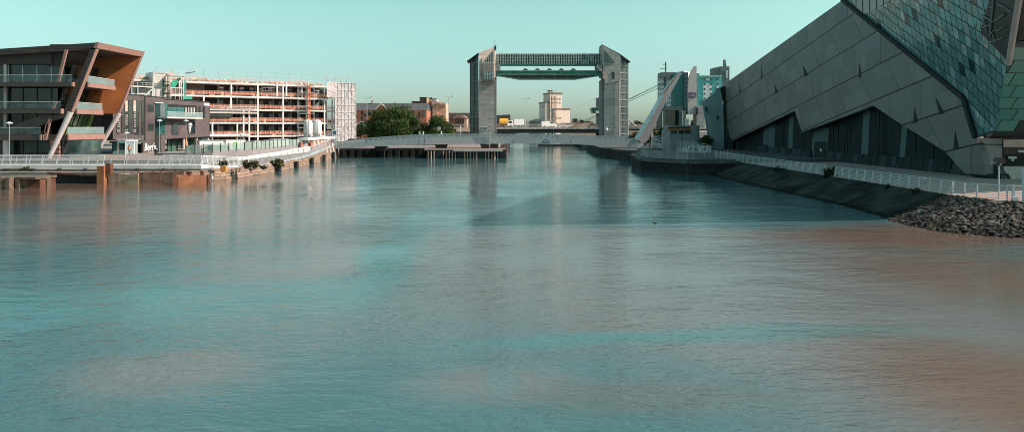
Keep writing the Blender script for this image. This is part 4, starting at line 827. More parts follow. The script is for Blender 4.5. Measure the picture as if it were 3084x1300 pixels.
for k in range(60): a = -11+rg.random()*(L+6); w = rg.uniform(.5,1.8); fc.box(m, a, a+w, -1.3, -.3, LV_[4], LV_[4]+rg.uniform(.35,.85))
m.build('roof_packs', mat('packs', (.80,.58,.50), .8, var=.5, scale=1.2), t)
m = MB()
for k in range(45):
    i = rg.randrange(4); a = rg.random()*L; w = rg.uniform(.4,1.4); m = MB(); fc.box(m, a, a+w, -2.2, -1.2, LV_[i], LV_[i]+rg.uniform(.3,1.3)); m.build('material_stack', MC.get('stacked') or mat('stacked', (.45,.28,.20), .8, var=.7, scale=1.0), t)
for a in (8.3, 20.5, 28.0):
    pass
def colm(px, y0, y1, w=.34, name='column', mt=CW, b=.08):
    a, z1 = fc.uz(px, y0, b); z0 = fc.uz(px, y1, b)[1]; m = MB(); fc.box(m, a-w/2, a+w/2, b-.3, b, max(z0,1.9), z1); return m.build(name, mt, t)
for px, y0, y1 in ((541,248,285),(614,287,318),(640,368,425),(696,290,330),(697,248,285),(715,370,425),(734,330,425),(751,330,425),(777,250,440),(853,252,440),(863,250,290),(910,252,300),(929,255,440),(978,300,440),(1001,300,435),(835,250,290),(1010,296,430)): colm(px, y0, y1)
for px in (980,): pass
for i in range(5):
    for j in range(9): a = 2+j*(L-3)/8; m = MB(); fc.box(m, a-.15, a+.15, -5.5, -5.2, (1.9 if i == 0 else LV_[i-1]), LV_[i]-.38); m.build('inner_column', CONC, t)
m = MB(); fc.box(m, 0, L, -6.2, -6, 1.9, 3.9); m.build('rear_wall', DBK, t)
# mast climber, orange
m = MB(); a = fc.uz(926,300,.9)[0]
for z in range(16):
    z0 = 4.4+z*.85
    for p, q in (((a,.6,z0),(a+.7,.6,z0+.85)),((a+.7,.6,z0),(a,.6,z0+.85)),((a,1.2,z0),(a+.7,1.2,z0))): m.beam(fc.at(*p), fc.at(*q), .08, .08)
for aa, b in ((a,.6),(a+.7,.6),(a,1.2),(a+.7,1.2)): m.beam(fc.at(aa,b,1.9), fc.at(aa,b,18.2), .12, .12, up=(0,1,0))
m.build('hoist_mast', mat('hoist_orange', (.70,.24,.10), .6, var=.3), t)
# scaffold bay mid facade and roof handrails
m = MB(); a = fc.uz(898,300,.8)[0]
for da in (0,2.2,4.4):
    for b in (.2,1.2): m.tube(fc.at(a+da,b,1.9), fc.at(a+da,b,18.4), .05, 5)
for z in range(9):
    m.tube(fc.at(a,1.2,2.5+z*1.9), fc.at(a+4.4,1.2,2.5+z*1.9), .045, 5); m.beam(fc.at(a,.7,2.4+z*1.9), fc.at(a+4.4,.7,2.4+z*1.9), .9, .05)
m.build('scaffold_bay', STEEL, t)
m = MB(); a = -11
while a < L-4: m.tube(fc.at(a,-1,LV_[4]), fc.at(a,-1,LV_[4]+3.1), .035, 4); a += 3.6
m.tube(fc.at(-11,-1,LV_[4]+3.0), fc.at(L-6,-1,LV_[4]+2.1), .03, 4); m.tube(fc.at(-11,-1,LV_[4]+1.9), fc.at(L-6,-1,LV_[4]+1.3), .025, 4)
a = fc.uz(812,240,0)[0]
for k in range(6): m.tube(fc.at(a+k*.8,-.5,17.2-.9*k+1.5), fc.at(a+k*.8+.8,-.5,17.2-.9*k+.6), .07, 4); m.tube(fc.at(a-1+k*.8,-.5,14.4), fc.at(a-1+k*.8,-.5,19.0-.3*k), .045, 4)
for k in range(5): m.tube(fc.at(a-2,-.5,15+k*.9), fc.at(a+3.5,-.5,15+k*.9), .045, 4)
a = fc.uz(985,240,0)[0]
for da in (0,2.4,4.2,6): m.tube(fc.at(a+da,-1,17.7), fc.at(a+da+.4,-1,20.3), .07, 4)
m.beam(fc.at(a-1,-1,20.2), fc.at(a+7,-1,20.6), .25, .15); m.build('roof_scaffold', STEEL, t)
# grey loading deck left of centre
m = MB()
for y in (320,326,332): fc.pbox(m, 628, y, 775, y+1.5, .6, .7)
fc.pbox(m, 628,337,775,342,-.5,.7); m.build('loading_platform', CONCL, t)
m = MB(); fc.pbox(m, 628,343,700,352,-.5,.5); m.build('platform_underside', DARK, t)
m = MB(); fc.pbox(m, 629,404,752,409.5,.1,.9); m.build('canopy_beam', WHITE, t)
# lift core tower with steel frame and green netting
fk = FP(461,172,512,174.5); t = thing('lift_core', fk.at(3,-3,1.9), 'pale concrete lift core with shadowed bays and green netting, left end of the building site', 'lift core')
m = MB(); fk.pbox(m, 463,219,499,302,-6,0); m.build('core_wall', CONCL, t); 
m = MB(); fk.pbox(m, 463,217,514,221.5,-6,.1); fk.pbox(m, 463,262,514,264.5,0,.15); fk.pbox(m, 460,217,463.5,302,-6,.1); fk.pbox(m, 463,231,499,231.8,0,.03); fk.pbox(m, 463,252,499,252.8,0,.03); m.build('steel_bands', STEEL, t)
m = MB(); fk.pbox(m, 499,222,512.5,302,-2.4,-2.2); m.build('recess_wall', CONCL, t)
m = MB(); fk.pbox(m, 490,240,493,302,-.1,.12); fk.pbox(m, 505,228,507,302,-.1,.1)
for y in (246,258,268,281,292): fk.pbox(m, 490,y,512,y+2.2,-.1,.1)
m.build('dark_framing', DARK, t)
fs = FP(513,172,553,174); m = MB()
for x in (514,552,546): fs.pbox(m, x,229,x+1.6,302,0,.12)
for y in (230,264,283): fs.pbox(m, 513,y,554,y+2,-.02,.1)
for x in (527,540): fs.pbox(m, x,264,x+1.2,300,-.02,.08)
m.build('steel_frame', RAIL, t); m = MB(); fs.poly(m, [(517,262),(517,244),(543,234),(545,236),(528,262)], -.6, -.5); m.build('green_netting', mat('green_net', (.02,.30,.17), .7, var=.3), t)
m = MB(); fs.pbox(m, 514,266,552,282,-3,-2.9); m.build('rubble_wall', mat('patchy_block', (.40,.27,.23), .9, var=.9, scale=1.1), t)
m = MB(); fs.pbox(m, 511,226,555,229,-3,.3)
for x in (511,520,533,545,553): fs.pbox(m, x,215,x+1.3,228,.1,.2)
fs.pbox(m, 511,215,555,216,.1,.2); fs.pbox(m, 511,221,555,222,.1,.2); m.build('top_guard_rail', mat('peach_rail', (.75,.42,.36), .7, var=.3), t)
m = MB(); m.beam(fs.at(fs.L+.3,0,fs.uz(553,221)[1]), fs.at(fs.L+2.6,0,fs.uz(553,215)[1]), .25, .2); m.build('jib_arm', DARK, t)
m = MB(); fs.pbox(m, 554,290,579,299,-.5,.2); m.build('green_hoarding', mat('green_board', (.05,.30,.22), .7), t); m = MB(); fs.pbox(m, 553,240,561,296,-3,-1); m.build('green_screen', clear('green_glazing', (.10,.35,.32), .6), t)
# rooftop car deck behind
fd = FP(395,160,462,165); t = thing('deck_structure', fd.at(3,-4,8), 'open steel roof deck with railings behind the brick restaurant', 'roof deck')
m = MB(); fd.poly(m, [(380,262),(461,268),(461,278),(380,279)], -8, 0); m.build('deck_edge', DARK, t); m = MB(); fd.pbox(m, 380,259,461,262.5,-8,.1); fd.pbox(m, 380,278,461,284,-8,-.2); m.build('deck_slab', CONCL, t)
m = MB(); fd.pbox(m, 380,248,461,249,0,.06); fd.pbox(m, 380,254,461,254.7,0,.06)
for x in (384,401,414,430,440,458): fd.pbox(m, x,248,x+.9,262,0,.08)
m.build('deck_railing', STEEL, t); m = MB()
for x in (396,414,458): m = MB(); fd.pbox(m, x,264,x+2.5,290,0,.3); m.build('steel_post', STEEL, t)
MB().beam(fd.pt(434,290,.2), fd.pt(456,270,.2), .3, .3).build('brace', STEEL, t)
# white sheeted scaffold
t = thing('sheeted_scaffold', (P(1041,0,203).x,203,1.9), 'tall scaffold wrapped in white sheeting at the right end of the building site', 'scaffold')
fw = FP(1009,201,1072,203.5); 
def sheetmat():
    m_, q, b = nt('white_sheeting'); p = pos(q); f = ramp(q, noise(q, p, .55, 5, .65), .35, .65); s = N(q, 'ShaderNodeSeparateXYZ'); q.links.new(p, s.inputs[0])
    w = N(q, 'ShaderNodeTexWave', wave_type='BANDS', bands_direction='DIAGONAL'); w.inputs['Scale'].default_value = .22; w.inputs['Distortion'].default_value = 5; q.links.new(p, w.inputs['Vector'])
    q.links.new(mixc(q, f, (.48,.41,.41), (.66,.60,.60)), b.inputs['Base Color']); b.inputs['Roughness'].default_value = .6
    bump(q, b, mth(q, 'ADD', noise(q, p, .9, 4), mth(q, 'MULTIPLY', w.outputs[1], .08)), .6, .4); return m_
SH = sheetmat(); rgx = random.Random(9)
def crumple(f, a0, a1, z0, z1, b, nx, nz):
    m = MB()
    for i in range(nx+1):
        for j in range(nz+1):
            k = rgx.uniform(-.06,.03); m.v.append(tuple(f.at(a0+(a1-a0)*i/nx, b+k, z0+(z1-z0)*j/nz)))
    for i in range(nx):
        for j in range(nz): a = i*(nz+1)+j; m.f.append((a, a+nz+1, a+nz+2, a+1))
    return m
crumple(fw, 0, fw.L, 1.9, 18.6, 0, 18, 48).build('sheeting', SH, t)
side = Fac(tuple(fw.at(fw.L,0,0).xy), tuple((fw.at(fw.L,-9,0)).xy)); crumple(side, 0, side.L, 1.9, 18.6, 0, 18, 48).build('sheeting', SH, t)
fw2 = FP(983,200,1010,201.4); crumple(fw2, 0, fw2.L+.2, 14.6, 18.9, .5, 9, 12).build('sheeting', SH, t)
m = MB()
for i in range(7): a = fw.L*i/6; m.tube(fw.at(a,.12,1.9), fw.at(a,.12,19.3+.5*(i%2)), .05, 5)
for i in range(9): m.tube(fw.at(0,.12,2.6+i*2), fw.at(fw.L,.12,2.6+i*2), .05, 5)
for i in range(4): m.tube(fw.at(.5+i%2*2.5,.14,3+i*4), fw.at(3.4+i%2*2.5,.14,7+i*4), .06, 5)
m.build('tubes', WHITE, t)
# silos
for i, (px, D) in enumerate(((928,160),(956,162.5))):
    c = Vector((P(px,0,D).x, D, 1.9)); t = thing('silo', c, ('white cement silo in front of the building site, the left one of the pair' if i == 0 else 'white cement silo in front of the building site, the right one of the pair'), 'silo', 'white silos at the building site')
    MB().lathe(c, [(.25,1.4),(.95,3.0),(.95,5.5),(.75,5.9),(.25,6.2)], 20).build('tank', WHITE, t, smooth=True); m = MB()
    for a in range(4): q = c+Vector((math.cos(a*1.57+.8)*.88, math.sin(a*1.57+.8)*.88, 0)); MB().beam(q, q+Vector((0,0,3.2)), .16, .16, up=(0,1,0)).build('leg', STEEL, t)
    MB().lathe(c+Vector((0,0,3.0)), [(.98,0),(.98,.12)], 20).build('band', STEEL, t); m = MB().tube(c+Vector((.4,-1.2,1.5)), c+Vector((.4,-1.2,6.2)), .05, 5); m.build('pipe', DARK, t)
# site cabins and boxes
def cabin(x0, x1, y0, y1, D, dep, mt, label, name='site_cabin', cat='cabin', vents=0):
    a = P(x0,y1,D); b = P(x1,y0,D); t = thing(name, ((a.x+b.x)/2,D,max(a.z,1.9)), label, cat)
    MB().box(a.x,b.x,D,D+dep,max(a.z,1.9),b.z).build('body', mt, t); MB().box(a.x-.08,b.x+.08,D-.08,D+dep+.08,b.z,b.z+.12).build('roof_edge', STEEL, t); t.rotation_euler = (0,0,R(33))
    for k in range(vents): q = a.x+(b.x-a.x)*(k+.2)/max(vents,1); MB().box(q, q+(b.x-a.x)*.5/vents, D-.05, D, (max(a.z,1.9)+b.z)/2-.5, b.z-.2).build('vent_panel', mat('vent', (.35,.33,.33), .7), t)
    return t
WC = mat('cabin_white', (.80,.77,.75), .6, var=.05)
cabin(604,680,424,462,138,3,WC,'long white site cabin beside the brick restaurant corner'); c = cabin(682,738,422,455,140,3,WC,'white site cabin with a green poster on its front', vents=0)
MB().box(P(704,0,139.9).x,P(713,0,139.9).x,139.85,139.95,P(0,446,139.9).z,P(0,427,139.9).z).build('green_poster', mat('poster_green', (.20,.55,.16), .6), c)
cabin(745,760,427,445,141,2,mat('brown_box', (.38,.27,.24), .8),'small brownish ventilated box next to the white cabins','generator_box','generator box',1)
cabin(768,786,425,440,145,2,WC,'small white site box with a pinkish vent','generator_box','generator box',1); cabin(801,823,424,442,146,3,WC,'pale grey container with two vents near the middle of the site','container','container',2)
cabin(823,872,420,442,148,3,WC,'long white container left of the peach hoarding','container','container',0); cabin(886,912,424,446,146,2,mat('brick_box', (.55,.28,.22), .8, var=.3),'pinkish slatted site shed left of the silos','site_shed','shed',2)
t = thing('skip', (P(655,0,131).x,131,1.9), 'dark green skip behind the glass balustrade', 'skip'); c = P(655,0,131).x; MB().prism([(c-1.5,130,1.9),(c+1.5,130,1.9),(c+1.9,130,2.9),(c+1.2,130,3.2),(c-1.3,130,3.2),(c-1.9,130,2.8)], (0,2,0)).build('body', mat('skip_green', (.03,.055,.05), .7), t)
for dx in (-1.6,-.5,.6,1.6): MB().box(c+dx-.06,c+dx+.06,129.9,130,1.9,3.0).build('rib', DARK, t)
t = thing('sign_board', (P(1007,0,152).x,152,3), 'blue and white notice board above the end of the baluster walkway', 'sign'); x = P(1007,0,152).x; MB().box(x-.45,x+.5,152,152.1,3.6,5.9).build('board', WHITE, t); MB().box(x-.3,x+.35,151.95,152,4.9,5.6).build('blue_panel', mat('sign_blue', (.03,.12,.30), .5), t); MB().box(x-.4,x-.3,152.1,152.2,1.9,3.6).build('leg', STEEL, t); MB().box(x+.3,x+.4,152.1,152.2,1.9,3.6).build('leg', STEEL, t)
def quaylamp(px, D, ytop, label, z0=1.9):
    x = P(px,0,D).x; z = P(px,ytop,D).z; t = thing('street_lamp', (x,D,z0), label, 'street lamp'); MB().tube((x,D,z0),(x,D,z),.05,8,.035).build('pole', STEEL, t); MB().lathe((x,D,z-.02), [(.08,0),(.45,.02),(.38,.12),(.12,.24),(.02,.26)], 12).build('lamp_head', RAIL, t); MB().lathe((x,D,z-.22), [(.06,0),(.14,.08),(.14,.2)], 8).build('lens', WHITE, t)
quaylamp(28,98,372,'slim street lamp in front of the brown office building at the far left'); quaylamp(480,118,364,"slim street lamp between the shop lettering and the glazed corner of the restaurant"); quaylamp(560,122,365,'slim street lamp in front of the cone sign of the restaurant'); quaylamp(381,110,402,'slim street lamp beside the white framed entrance box'); quaylamp(725,128,405,'slim street lamp in front of the white cabins'); quaylamp(1026,170,394,'street lamp in front of the white sheeted scaffold')
# ------------------------------------------------------------------ tidal barrier
D = 215.0
BC = brick('barrier_concrete', (.43,.40,.38), (.46,.425,.40), (.26,.24,.225), 0, 40, 1.45, .05, .85)
BCL = brick('barrier_sunlit_concrete', (.62,.50,.45), (.65,.53,.475), (.38,.30,.27), R(40), 40, 1.45, .04, .85)  # pale pink copy of the barrier concrete, sunlight painted into its tone
GLB = glass('barrier_glass', (.03,.055,.055), .12)
t = thing('tidal_barrier', (P(1654,0,D).x,D+4,0), 'concrete tidal surge barrier: two towers joined by a green gate and a ribbed footbridge', 'tidal barrier')
def Q(x, y, d=D): return P(x, y, d)
def pr(name, pts, d, dep, mt, par=t, **k): return MB().prism([Q(x,y,d) for x,y in pts], (0,dep,0)).build(name, mt, par, **k)
def bxp(m, x0, y0, x1, y1, d, dep): a = Q(x0,y1,d); b = Q(x1,y0,d); m.box(a.x, b.x, d, d+dep, a.z, b.z); return m
# left tower
pr('tower', [(1442,238),(1488,238),(1488,470),(1442,470)], D, 8, BC)
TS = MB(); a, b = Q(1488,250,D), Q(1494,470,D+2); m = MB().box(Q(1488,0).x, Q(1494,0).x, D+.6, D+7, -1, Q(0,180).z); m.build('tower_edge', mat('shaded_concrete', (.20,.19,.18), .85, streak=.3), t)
MB().prism([Q(x,y,D-2.2+(x-1442)/50*1.7) for x, y in [(1442,160),(1490,140),(1491.5,150),(1492,232),(1480,242),(1453,243),(1443,250)]], (0,9,0)).build('tower_head', BCL, t)
MB().prism([Q(1490,139,D-.7), Q(1494,136,D-.7), Q(1494,148,D-.7), Q(1490,150,D-.7)], (0,4,0)).build('roof_tip', DARK, t)
w = pr('gable_window', [(1454,189),(1486,151),(1486,189)], D-2.3, .12, GLS); m = MB()
for x, y in ((1459,183),(1465,176),(1471,169),(1477,162),(1482,156)): m.beam(Q(x,189,D-2.35), Q(x,y,D-2.35), .14, .1, up=(0,1,0))
m.beam(Q(1464,176.5,D-2.35), Q(1486,176.5,D-2.35), .14, .1); m.beam(Q(1453,190,D-2.35), Q(1487,190,D-2.35), .3, .25); m.beam(Q(1453,190,D-2.35), Q(1486,150,D-2.35), .22, .25, up=(0,1,0)); m.build('glazing_bars', CONCL, w)
pr('control_room', [(1453,191),(1487,191),(1487,237),(1482,242),(1455,242),(1453,238)], D-2.5, 2.1, mat('ribbed_concrete', (.27,.23,.22), .85, var=.1))
w = pr('control_window', [(1456,216),(1486,216),(1486,240),(1456,240)], D-2.65, .12, GLS); m = MB()
for x in (1458,1463,1468,1473,1478,1483): m.beam(Q(x,216,D-2.7), Q(x,240,D-2.7), .12, .08, up=(0,1,0))
m.beam(Q(1456,222,D-2.7), Q(1486,222,D-2.7), .12, .08); m.build('glazing_bars', RAIL, w)
MB().prism([Q(1456,242,D-2.4), Q(1489,243,D-2.4), Q(1489,251,D+.1), Q(1462,248,D+.1)], (0,.9,0)).build('corbel', CONC, t)
m = MB().prism([Q(1415,183,D+1.5), Q(1440,163,D+.5), Q(1440,475,D+.5), Q(1415,475,D+1.5)], (0,5.5,0)); w = m.build('stair_glazing', GLB, t); m = MB()
for i in range(7): x = 1416+i*3.9; m.beam(Q(x,183-i*3,D+1.3-i*.15), Q(x,475,D+1.3-i*.15), .12, .12, up=(0,1,0))
for i in range(11): y = 190+i*27; m.beam(Q(1415,y,D+1.3), Q(1440,y,D+.3), .12, .14)
m.build('glazing_bars', mat('bars_dark', (.14,.18,.18), .5), w)
m = MB()
for i in range(9): y = 205+i*27; m.beam(Q(1418,y,D+3), Q(1437,y+13,D+3), .25, .15)
m.build('stair_flights', CONC, w)
MB().prism([Q(1406,184,D-.3), Q(1441,159,D-.3), Q(1442,161,D-.3), Q(1407,187,D-.3)], (0,7,0)).build('roof', DARK, t)
# right tower
pr('tower', [(1820,240),(1867,240),(1867,475),(1820,475)], D, 8, BC)
pr('tower_head', [(1814,136),(1868,166),(1867,243),(1822,252),(1820,232),(1814,230)], D-.5, 8.5, BC)
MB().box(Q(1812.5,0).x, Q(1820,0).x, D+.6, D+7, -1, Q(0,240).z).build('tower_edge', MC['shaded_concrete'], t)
w = pr('gable_window', [(1822,152),(1822,189),(1852,189)], D-.65, .12, GLS); m = MB()
for x, y in ((1826,157),(1832,164),(1838,172),(1845,181)): m.beam(Q(x,189,D-.7), Q(x,y,D-.7), .14, .1, up=(0,1,0))
m.build('glazing_bars', mat('bars_dark2', (.14,.2,.19), .5), w)
pr('side_box', [(1817,220),(1822,219),(1822,237),(1817,237)], D-1.0, .6, BCL)
pr('window', [(1843,217),(1851,217),(1851,238),(1843,238)], D-.62, .12, DARK)
MB().prism([Q(1820,245,D-.5), Q(1852,245,D-.5), Q(1862,241,D+.1), Q(1823,253,D+.1)], (0,.6,0)).build('corbel', CONC, t)
m = MB().prism([Q(1867,168,D+.3), Q(1892,183,D+1.5), Q(1892,475,D+1.5), Q(1867,475,D+.3)], (0,5.5,0)); w = m.build('stair_glazing', glass('barrier_glass_grey', (.10,.12,.12), .25), t); m = MB()
for i in range(7): x = 1869+i*3.7; m.beam(Q(x,170+i*2,D+.2+i*.17), Q(x,475,D+.2+i*.17), .10, .1, up=(0,1,0))
for i in range(14): y = 178+i*20.5; m.beam(Q(1867,y,D+.1), Q(1892,y,D+1.3), .14, .16)
m.build('glazing_bars', mat('bars_grey', (.30,.34,.33), .5), w)
MB().beam(Q(1866.5,168,D-.3), Q(1866.5,475,D-.3), .28, .3, up=(0,1,0)).build('white_pipe', WHITE, t); MB().beam(Q(1892,183,D+1.2), Q(1892,475,D+1.2), .2, .2, up=(0,1,0)).build('white_pipe', WHITE, t)
MB().prism([Q(1813,134,D-.4), Q(1868,163,D-.4), Q(1900,187,D-.4), Q(1898,188,D-.4), Q(1867,168,D-.4), Q(1814,139,D-.4)], (0,7,0)).build('roof', DARK, t)
MB().tube(Q(1812.5,125,D), Q(1812.5,140,D), .04, 5).build('lightning_rod', DARK, t); MB().tube(Q(1490,118,D), Q(1490,140,D), .04, 5).build('lightning_rod', DARK, t)
# ribbed high level bridge
m = MB(); bxp(m, 1494,164,1813,192,D+3,3); g = m.build('high_bridge', mat('bridge_green', (.012,.03,.025), .6, var=.3), t); m = MB()
for i in range(62): x = 1497+i*5.1; m.beam(Q(x,161,D+2.85), Q(x,192,D+2.85), .2 if i%4 else .25, .2, up=(0,1,0))
m.build('ribs', mat('rib_grey', (.58,.62,.58), .6), g); m = MB()
for y in (167,176,185): bxp(m, 1494,y,1813,y+.8,D+2.7,.2)
bxp(m, 1498,192,1806,196,D+2.2,4.5); m.build('bridge_beams', GREEN, g); m = MB(); bxp(m, 1494,161,1813,162,D+3,.1); bxp(m, 1494,163,1813,163.8,D+3,.1); m.build('parapet_rail', STEEL, g)
MB().prism([Q(1492,193,D-.5), Q(1506,193,D-.5), Q(1506,205,D-.5), Q(1500,212,D-.5), Q(1492,215,D-.5)], (0,7,0)).build('bearing_bracket', CONC, t); MB().prism([Q(1799,195,D-.5), Q(1816,195,D-.5), Q(1816,216,D-.5), Q(1806,214,D-.5), Q(1799,205,D-.5)], (0,7,0)).build('bearing_bracket', CONC, t)
def cradle(x0, x1, y0, y1, nm):
    m = MB()
    for i in range(5): x = x0+(x1-x0)*i/4; m.beam(Q(x,y0,D+1.6), Q(x,y1,D+1.6), .09, .09, up=(0,1,0))
    for i in range(4): y = y0+(y1-y0)*i/3; m.beam(Q(x0,y,D+1.6), Q(x1,y,D+1.6), .09, .09)
    bxp(m, x0,y1,x1,y1+1.5,D+1.5,1.2); m.build(nm, RAILG, t)
RAILG = mat('green_grey_rail', (.22,.34,.30), .6)
cradle(1750,1770,181,193,'maintenance_cradle'); cradle(1804,1821,181,192,'platform_cage')
m = MB(); m.beam(Q(1757,160,D+1.6), Q(1757,182,D+1.6), .1, .1, up=(0,1,0)); m.beam(Q(1762,158,D+1.6), Q(1762,182,D+1.6), .12, .12, up=(0,1,0)); m.beam(Q(1750,198,D+1.6), Q(1754,193,D+1.6), .15, .15); m.build('cradle_hanger', DARK, t)
# raised gate
g = pr('gate', [(1494,216),(1500,213),(1806,213),(1816,216),(1816,228),(1494,228)], D+1, 4.5, GREEN)
MB().prism([Q(1500,228,D+1.4), Q(1806,228,D+1.4), Q(1735,239,D+1.4), Q(1563,239,D+1.4)], (0,3.6,0)).build('gate_belly', mat('gate_brown', (.055,.055,.045), .7, var=.3), g)
m = MB(); bxp(m, 1500,223.5,1812,225,D+.9,.1); bxp(m, 1505,212,1805,213.5,D+.9,4); m.beam(Q(1500,228.5,D+1.3), Q(1563,239,D+1.3), .2, .2); m.beam(Q(1563,239.3,D+1.3), Q(1735,239.3,D+1.3), .25, .25); m.beam(Q(1735,239,D+1.3), Q(1806,228.5,D+1.3), .2, .2); m.build('gate_flanges', mat('flange_grey', (.30,.42,.36), .5), g)
m = MB()
for x in (1536,1563,1599,1635,1670,1706,1741,1768): m.beam(Q(x,228,D+1.3), Q(x,239 if 1560<x<1740 else 233,D+1.3), .25, .1, up=(0,1,0))
m.build('gate_stiffeners', mat('stiffener', (.16,.17,.13), .7), g)
for x in (1582,1618,1654,1690,1726):
    m = MB(); bxp(m, x-7,209.5,x+8,211.5,D+2,1); m.beam(Q(x-4,207.3,D+2.4), Q(x+5,207.3,D+2.4), .15, .15); m.beam(Q(x,212,D+2.4), Q(x+1,207,D+2.4), .4, .4, up=(0,1,0)); m.build('gate_roller', DARK, g)
for x in (1495,1808): m = MB(); bxp(m, x,214,x+7,229,D+.5,2); m.build('gate_end_arm', GREEN, g)
ft = Fac((Q(1450,0).x, D), (Q(1890,0).x, D))
for x0, x1, y in ((1452,1469,382),(1834,1852,383)):
    s_ = MB(); bxp(s_, x0,y,x1,y+9,D-.12,.1); o = s_.build('warning_sign', WHITE, t); a, z = ft.uz((x0+x1)/2, y+2.6); text('TIDAL SURGE', .36, ft, a, z, .15, BLACK, 'sign_lettering', o, bold=1); a, z = ft.uz((x0+x1)/2, y+6.4); text('BARRIER', .36, ft, a, z, .15, BLACK, 'sign_lettering', o, bold=1)
MB().lathe(Q(1827,390,D-.5), [(.05,-.5),(.35,-.3),(.45,.1),(.2,.45)], 10).build('wall_lamp', WHITE, t)
# ------------------------------------------------------------------ piled jetty and dolphin
t = thing('timber_jetty', (-9.5,154,0), 'pale timber-piled jetty with dark fender panels in front of the footbridge piers', 'jetty')
MB().box(-18,-1.4,150,160,1.65,2.0).build('deck', mat('jetty_deck', (.34,.25,.22), .85, var=.15), t); MB().box(-12,-1.9,149.6,150,1.45,1.85).build('fascia_beam', CONCL, t)
TP_ = mat('pale_piles', (.50,.33,.27), .85, var=.3, streak=.5)
for i in range(26):
    x = -17.2+i*.62
    if i % 7 in (3,4): MB().box(x-.3,x+.32,149.9,150.3,-1.2,1.5).build('fender_panel', BLACK, t)
    else: MB().tube((x,149.75+(i%3)*.15,-1.2),(x,149.75+(i%3)*.15,1.5),.13 if i%2 else .17,7).build('pile', TP_ if i%3 else TIMB, t)
MB().box(-2.5,-1.3,149.8,160,-1.2,1.8).build('fender_panel', BLACK, t); MB().box(-17.5,-1.5,152.5,153,-1.2,1.6).build('rear_fender', BLACK, t)
t = thing('dolphin', (P(1518,0,165).x,165,0), 'brown timber mooring dolphin just beyond the end of the jetty', 'mooring dolphin')
for i in range(5): x = P(1508+i*4,0,165).x; MB().tube((x,165+i%2,-1),(x+.1,165+i%2,2.3+.3*(i%2)),.22,7).build('pile', TIMB, t)
MB().box(P(1506,0,165).x,P(1527,0,165).x,164.7,165.5,1.1,1.5).build('waling', TIMB, t)
# ------------------------------------------------------------------ white footbridge
DB_ = 153.0
BG = mat('bridge_grey_paint', (.40,.41,.41), .5, .05, var=.06, scale=.3)
BGD = mat('bridge_side_paint', (.36,.38,.385), .5, .05, var=.06, scale=.3)
t = thing('footbridge', (P(1500,0,DB_).x,DB_,3), 'low grey-white box-girder footbridge with a leaning mast crossing the river', 'footbridge')
def W(x, y, d=DB_): return P(x, y, d)
top = [(1008,436),(1120,423),(1240,414),(1330,411.5),(1480,411.5),(1700,413),(1896,420)]; bot = [(1896,443),(1700,433),(1480,433),(1420,434),(1240,436),(1120,441),(1008,448)]
MB().prism([W(*q) for q in top+bot], (0,.8,0)).build('girder_face', BG, t)
m = MB()
for (a, b) in zip(top, top[1:]): p, q = W(*a), W(*b); m.hexa([p+Vector((0,.8,-.5)), q+Vector((0,.8,-.5)), q+Vector((0,4.5,-.5)), p+Vector((0,4.5,-.5)), p+Vector((0,.8,-.1)), q+Vector((0,.8,-.1)), q+Vector((0,4.5,-.1)), p+Vector((0,4.5,-.1))])
m.build('deck', mat('deck_dark', (.14,.16,.16), .8), t)
hr = [(1008,428),(1120,415),(1240,406.5),(1330,404),(1480,404.5),(1700,405.5),(1896,413)]
m = MB(); m2 = MB()
for (a, b), (c_, d_) in zip(zip(hr, hr[1:]), zip(top, top[1:])):
    for dy in (0.2, 4.2): m.beam(W(*a)+Vector((0,dy,0)), W(*b)+Vector((0,dy,0)), .12, .09)
    m2.hexa([W(*c_)+Vector((0,.1,0)), W(*d_)+Vector((0,.1,0)), W(*d_)+Vector((0,.14,0)), W(*c_)+Vector((0,.14,0)), W(*a)+Vector((0,.1,0)), W(*b)+Vector((0,.1,0)), W(*b)+Vector((0,.14,0)), W(*a)+Vector((0,.14,0))])
m.build('handrail', STEEL, t); m2.build('parapet_screen', clear('parapet_mesh', (.35,.42,.42), .55), t)
for i in range(56):
    x = 1012+i*16; f = None
    for a, b in zip(top, top[1:]):
        if a[0] <= x <= b[0]: k = (x-a[0])/(b[0]-a[0]); y = a[1]+(b[1]-a[1])*k
    MB().beam(W(x,y), W(x,y-7.3), .06, .08, up=(0,1,0)).build('parapet_post', STEEL, t)
for x in (1104,1262,1279,1547,1720): MB().box(W(x,0).x-.03, W(x,0).x+.03, DB_-.02, DB_+.01, W(x,432).z, W(x,414).z-.3).build('panel_joint', DARK, t)
MB().prism([W(1430,413,DB_-.05), W(1476,413,DB_-.05), W(1476,437,DB_-.05), W(1462,434,DB_-.05), W(1444,432,DB_-.05)], (0,.1,0)).build('hinge_panel', mat('hinge_shade', (.22,.28,.30), .6), t)
MB().prism([W(1896,420), W(1912,418), W(1931,433), W(1917,445), W(1896,443)], (0,4.2,0)).build('mast_base', BGD, t)
mp = [(1908,420),(1970,322),(2008,258),(2042,222),(2052,221),(2026,272),(1990,335),(1944,440),(1930,438)]
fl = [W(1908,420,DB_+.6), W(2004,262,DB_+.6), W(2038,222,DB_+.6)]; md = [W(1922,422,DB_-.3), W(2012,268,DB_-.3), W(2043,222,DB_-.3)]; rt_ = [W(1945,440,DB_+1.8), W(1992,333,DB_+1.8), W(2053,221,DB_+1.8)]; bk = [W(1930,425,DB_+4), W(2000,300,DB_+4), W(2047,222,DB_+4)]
def strip4(name, A, B, mt):
    m = MB()
    for i in range(2): m.face([A[i], A[i+1], B[i+1], B[i]])
    return m.build(name, mt, t)
ms = MB()
for i in range(2):
    for a, b in ((md,rt_),(rt_,bk),(bk,fl)): ms.face([a[i], a[i+1], b[i+1], b[i]])
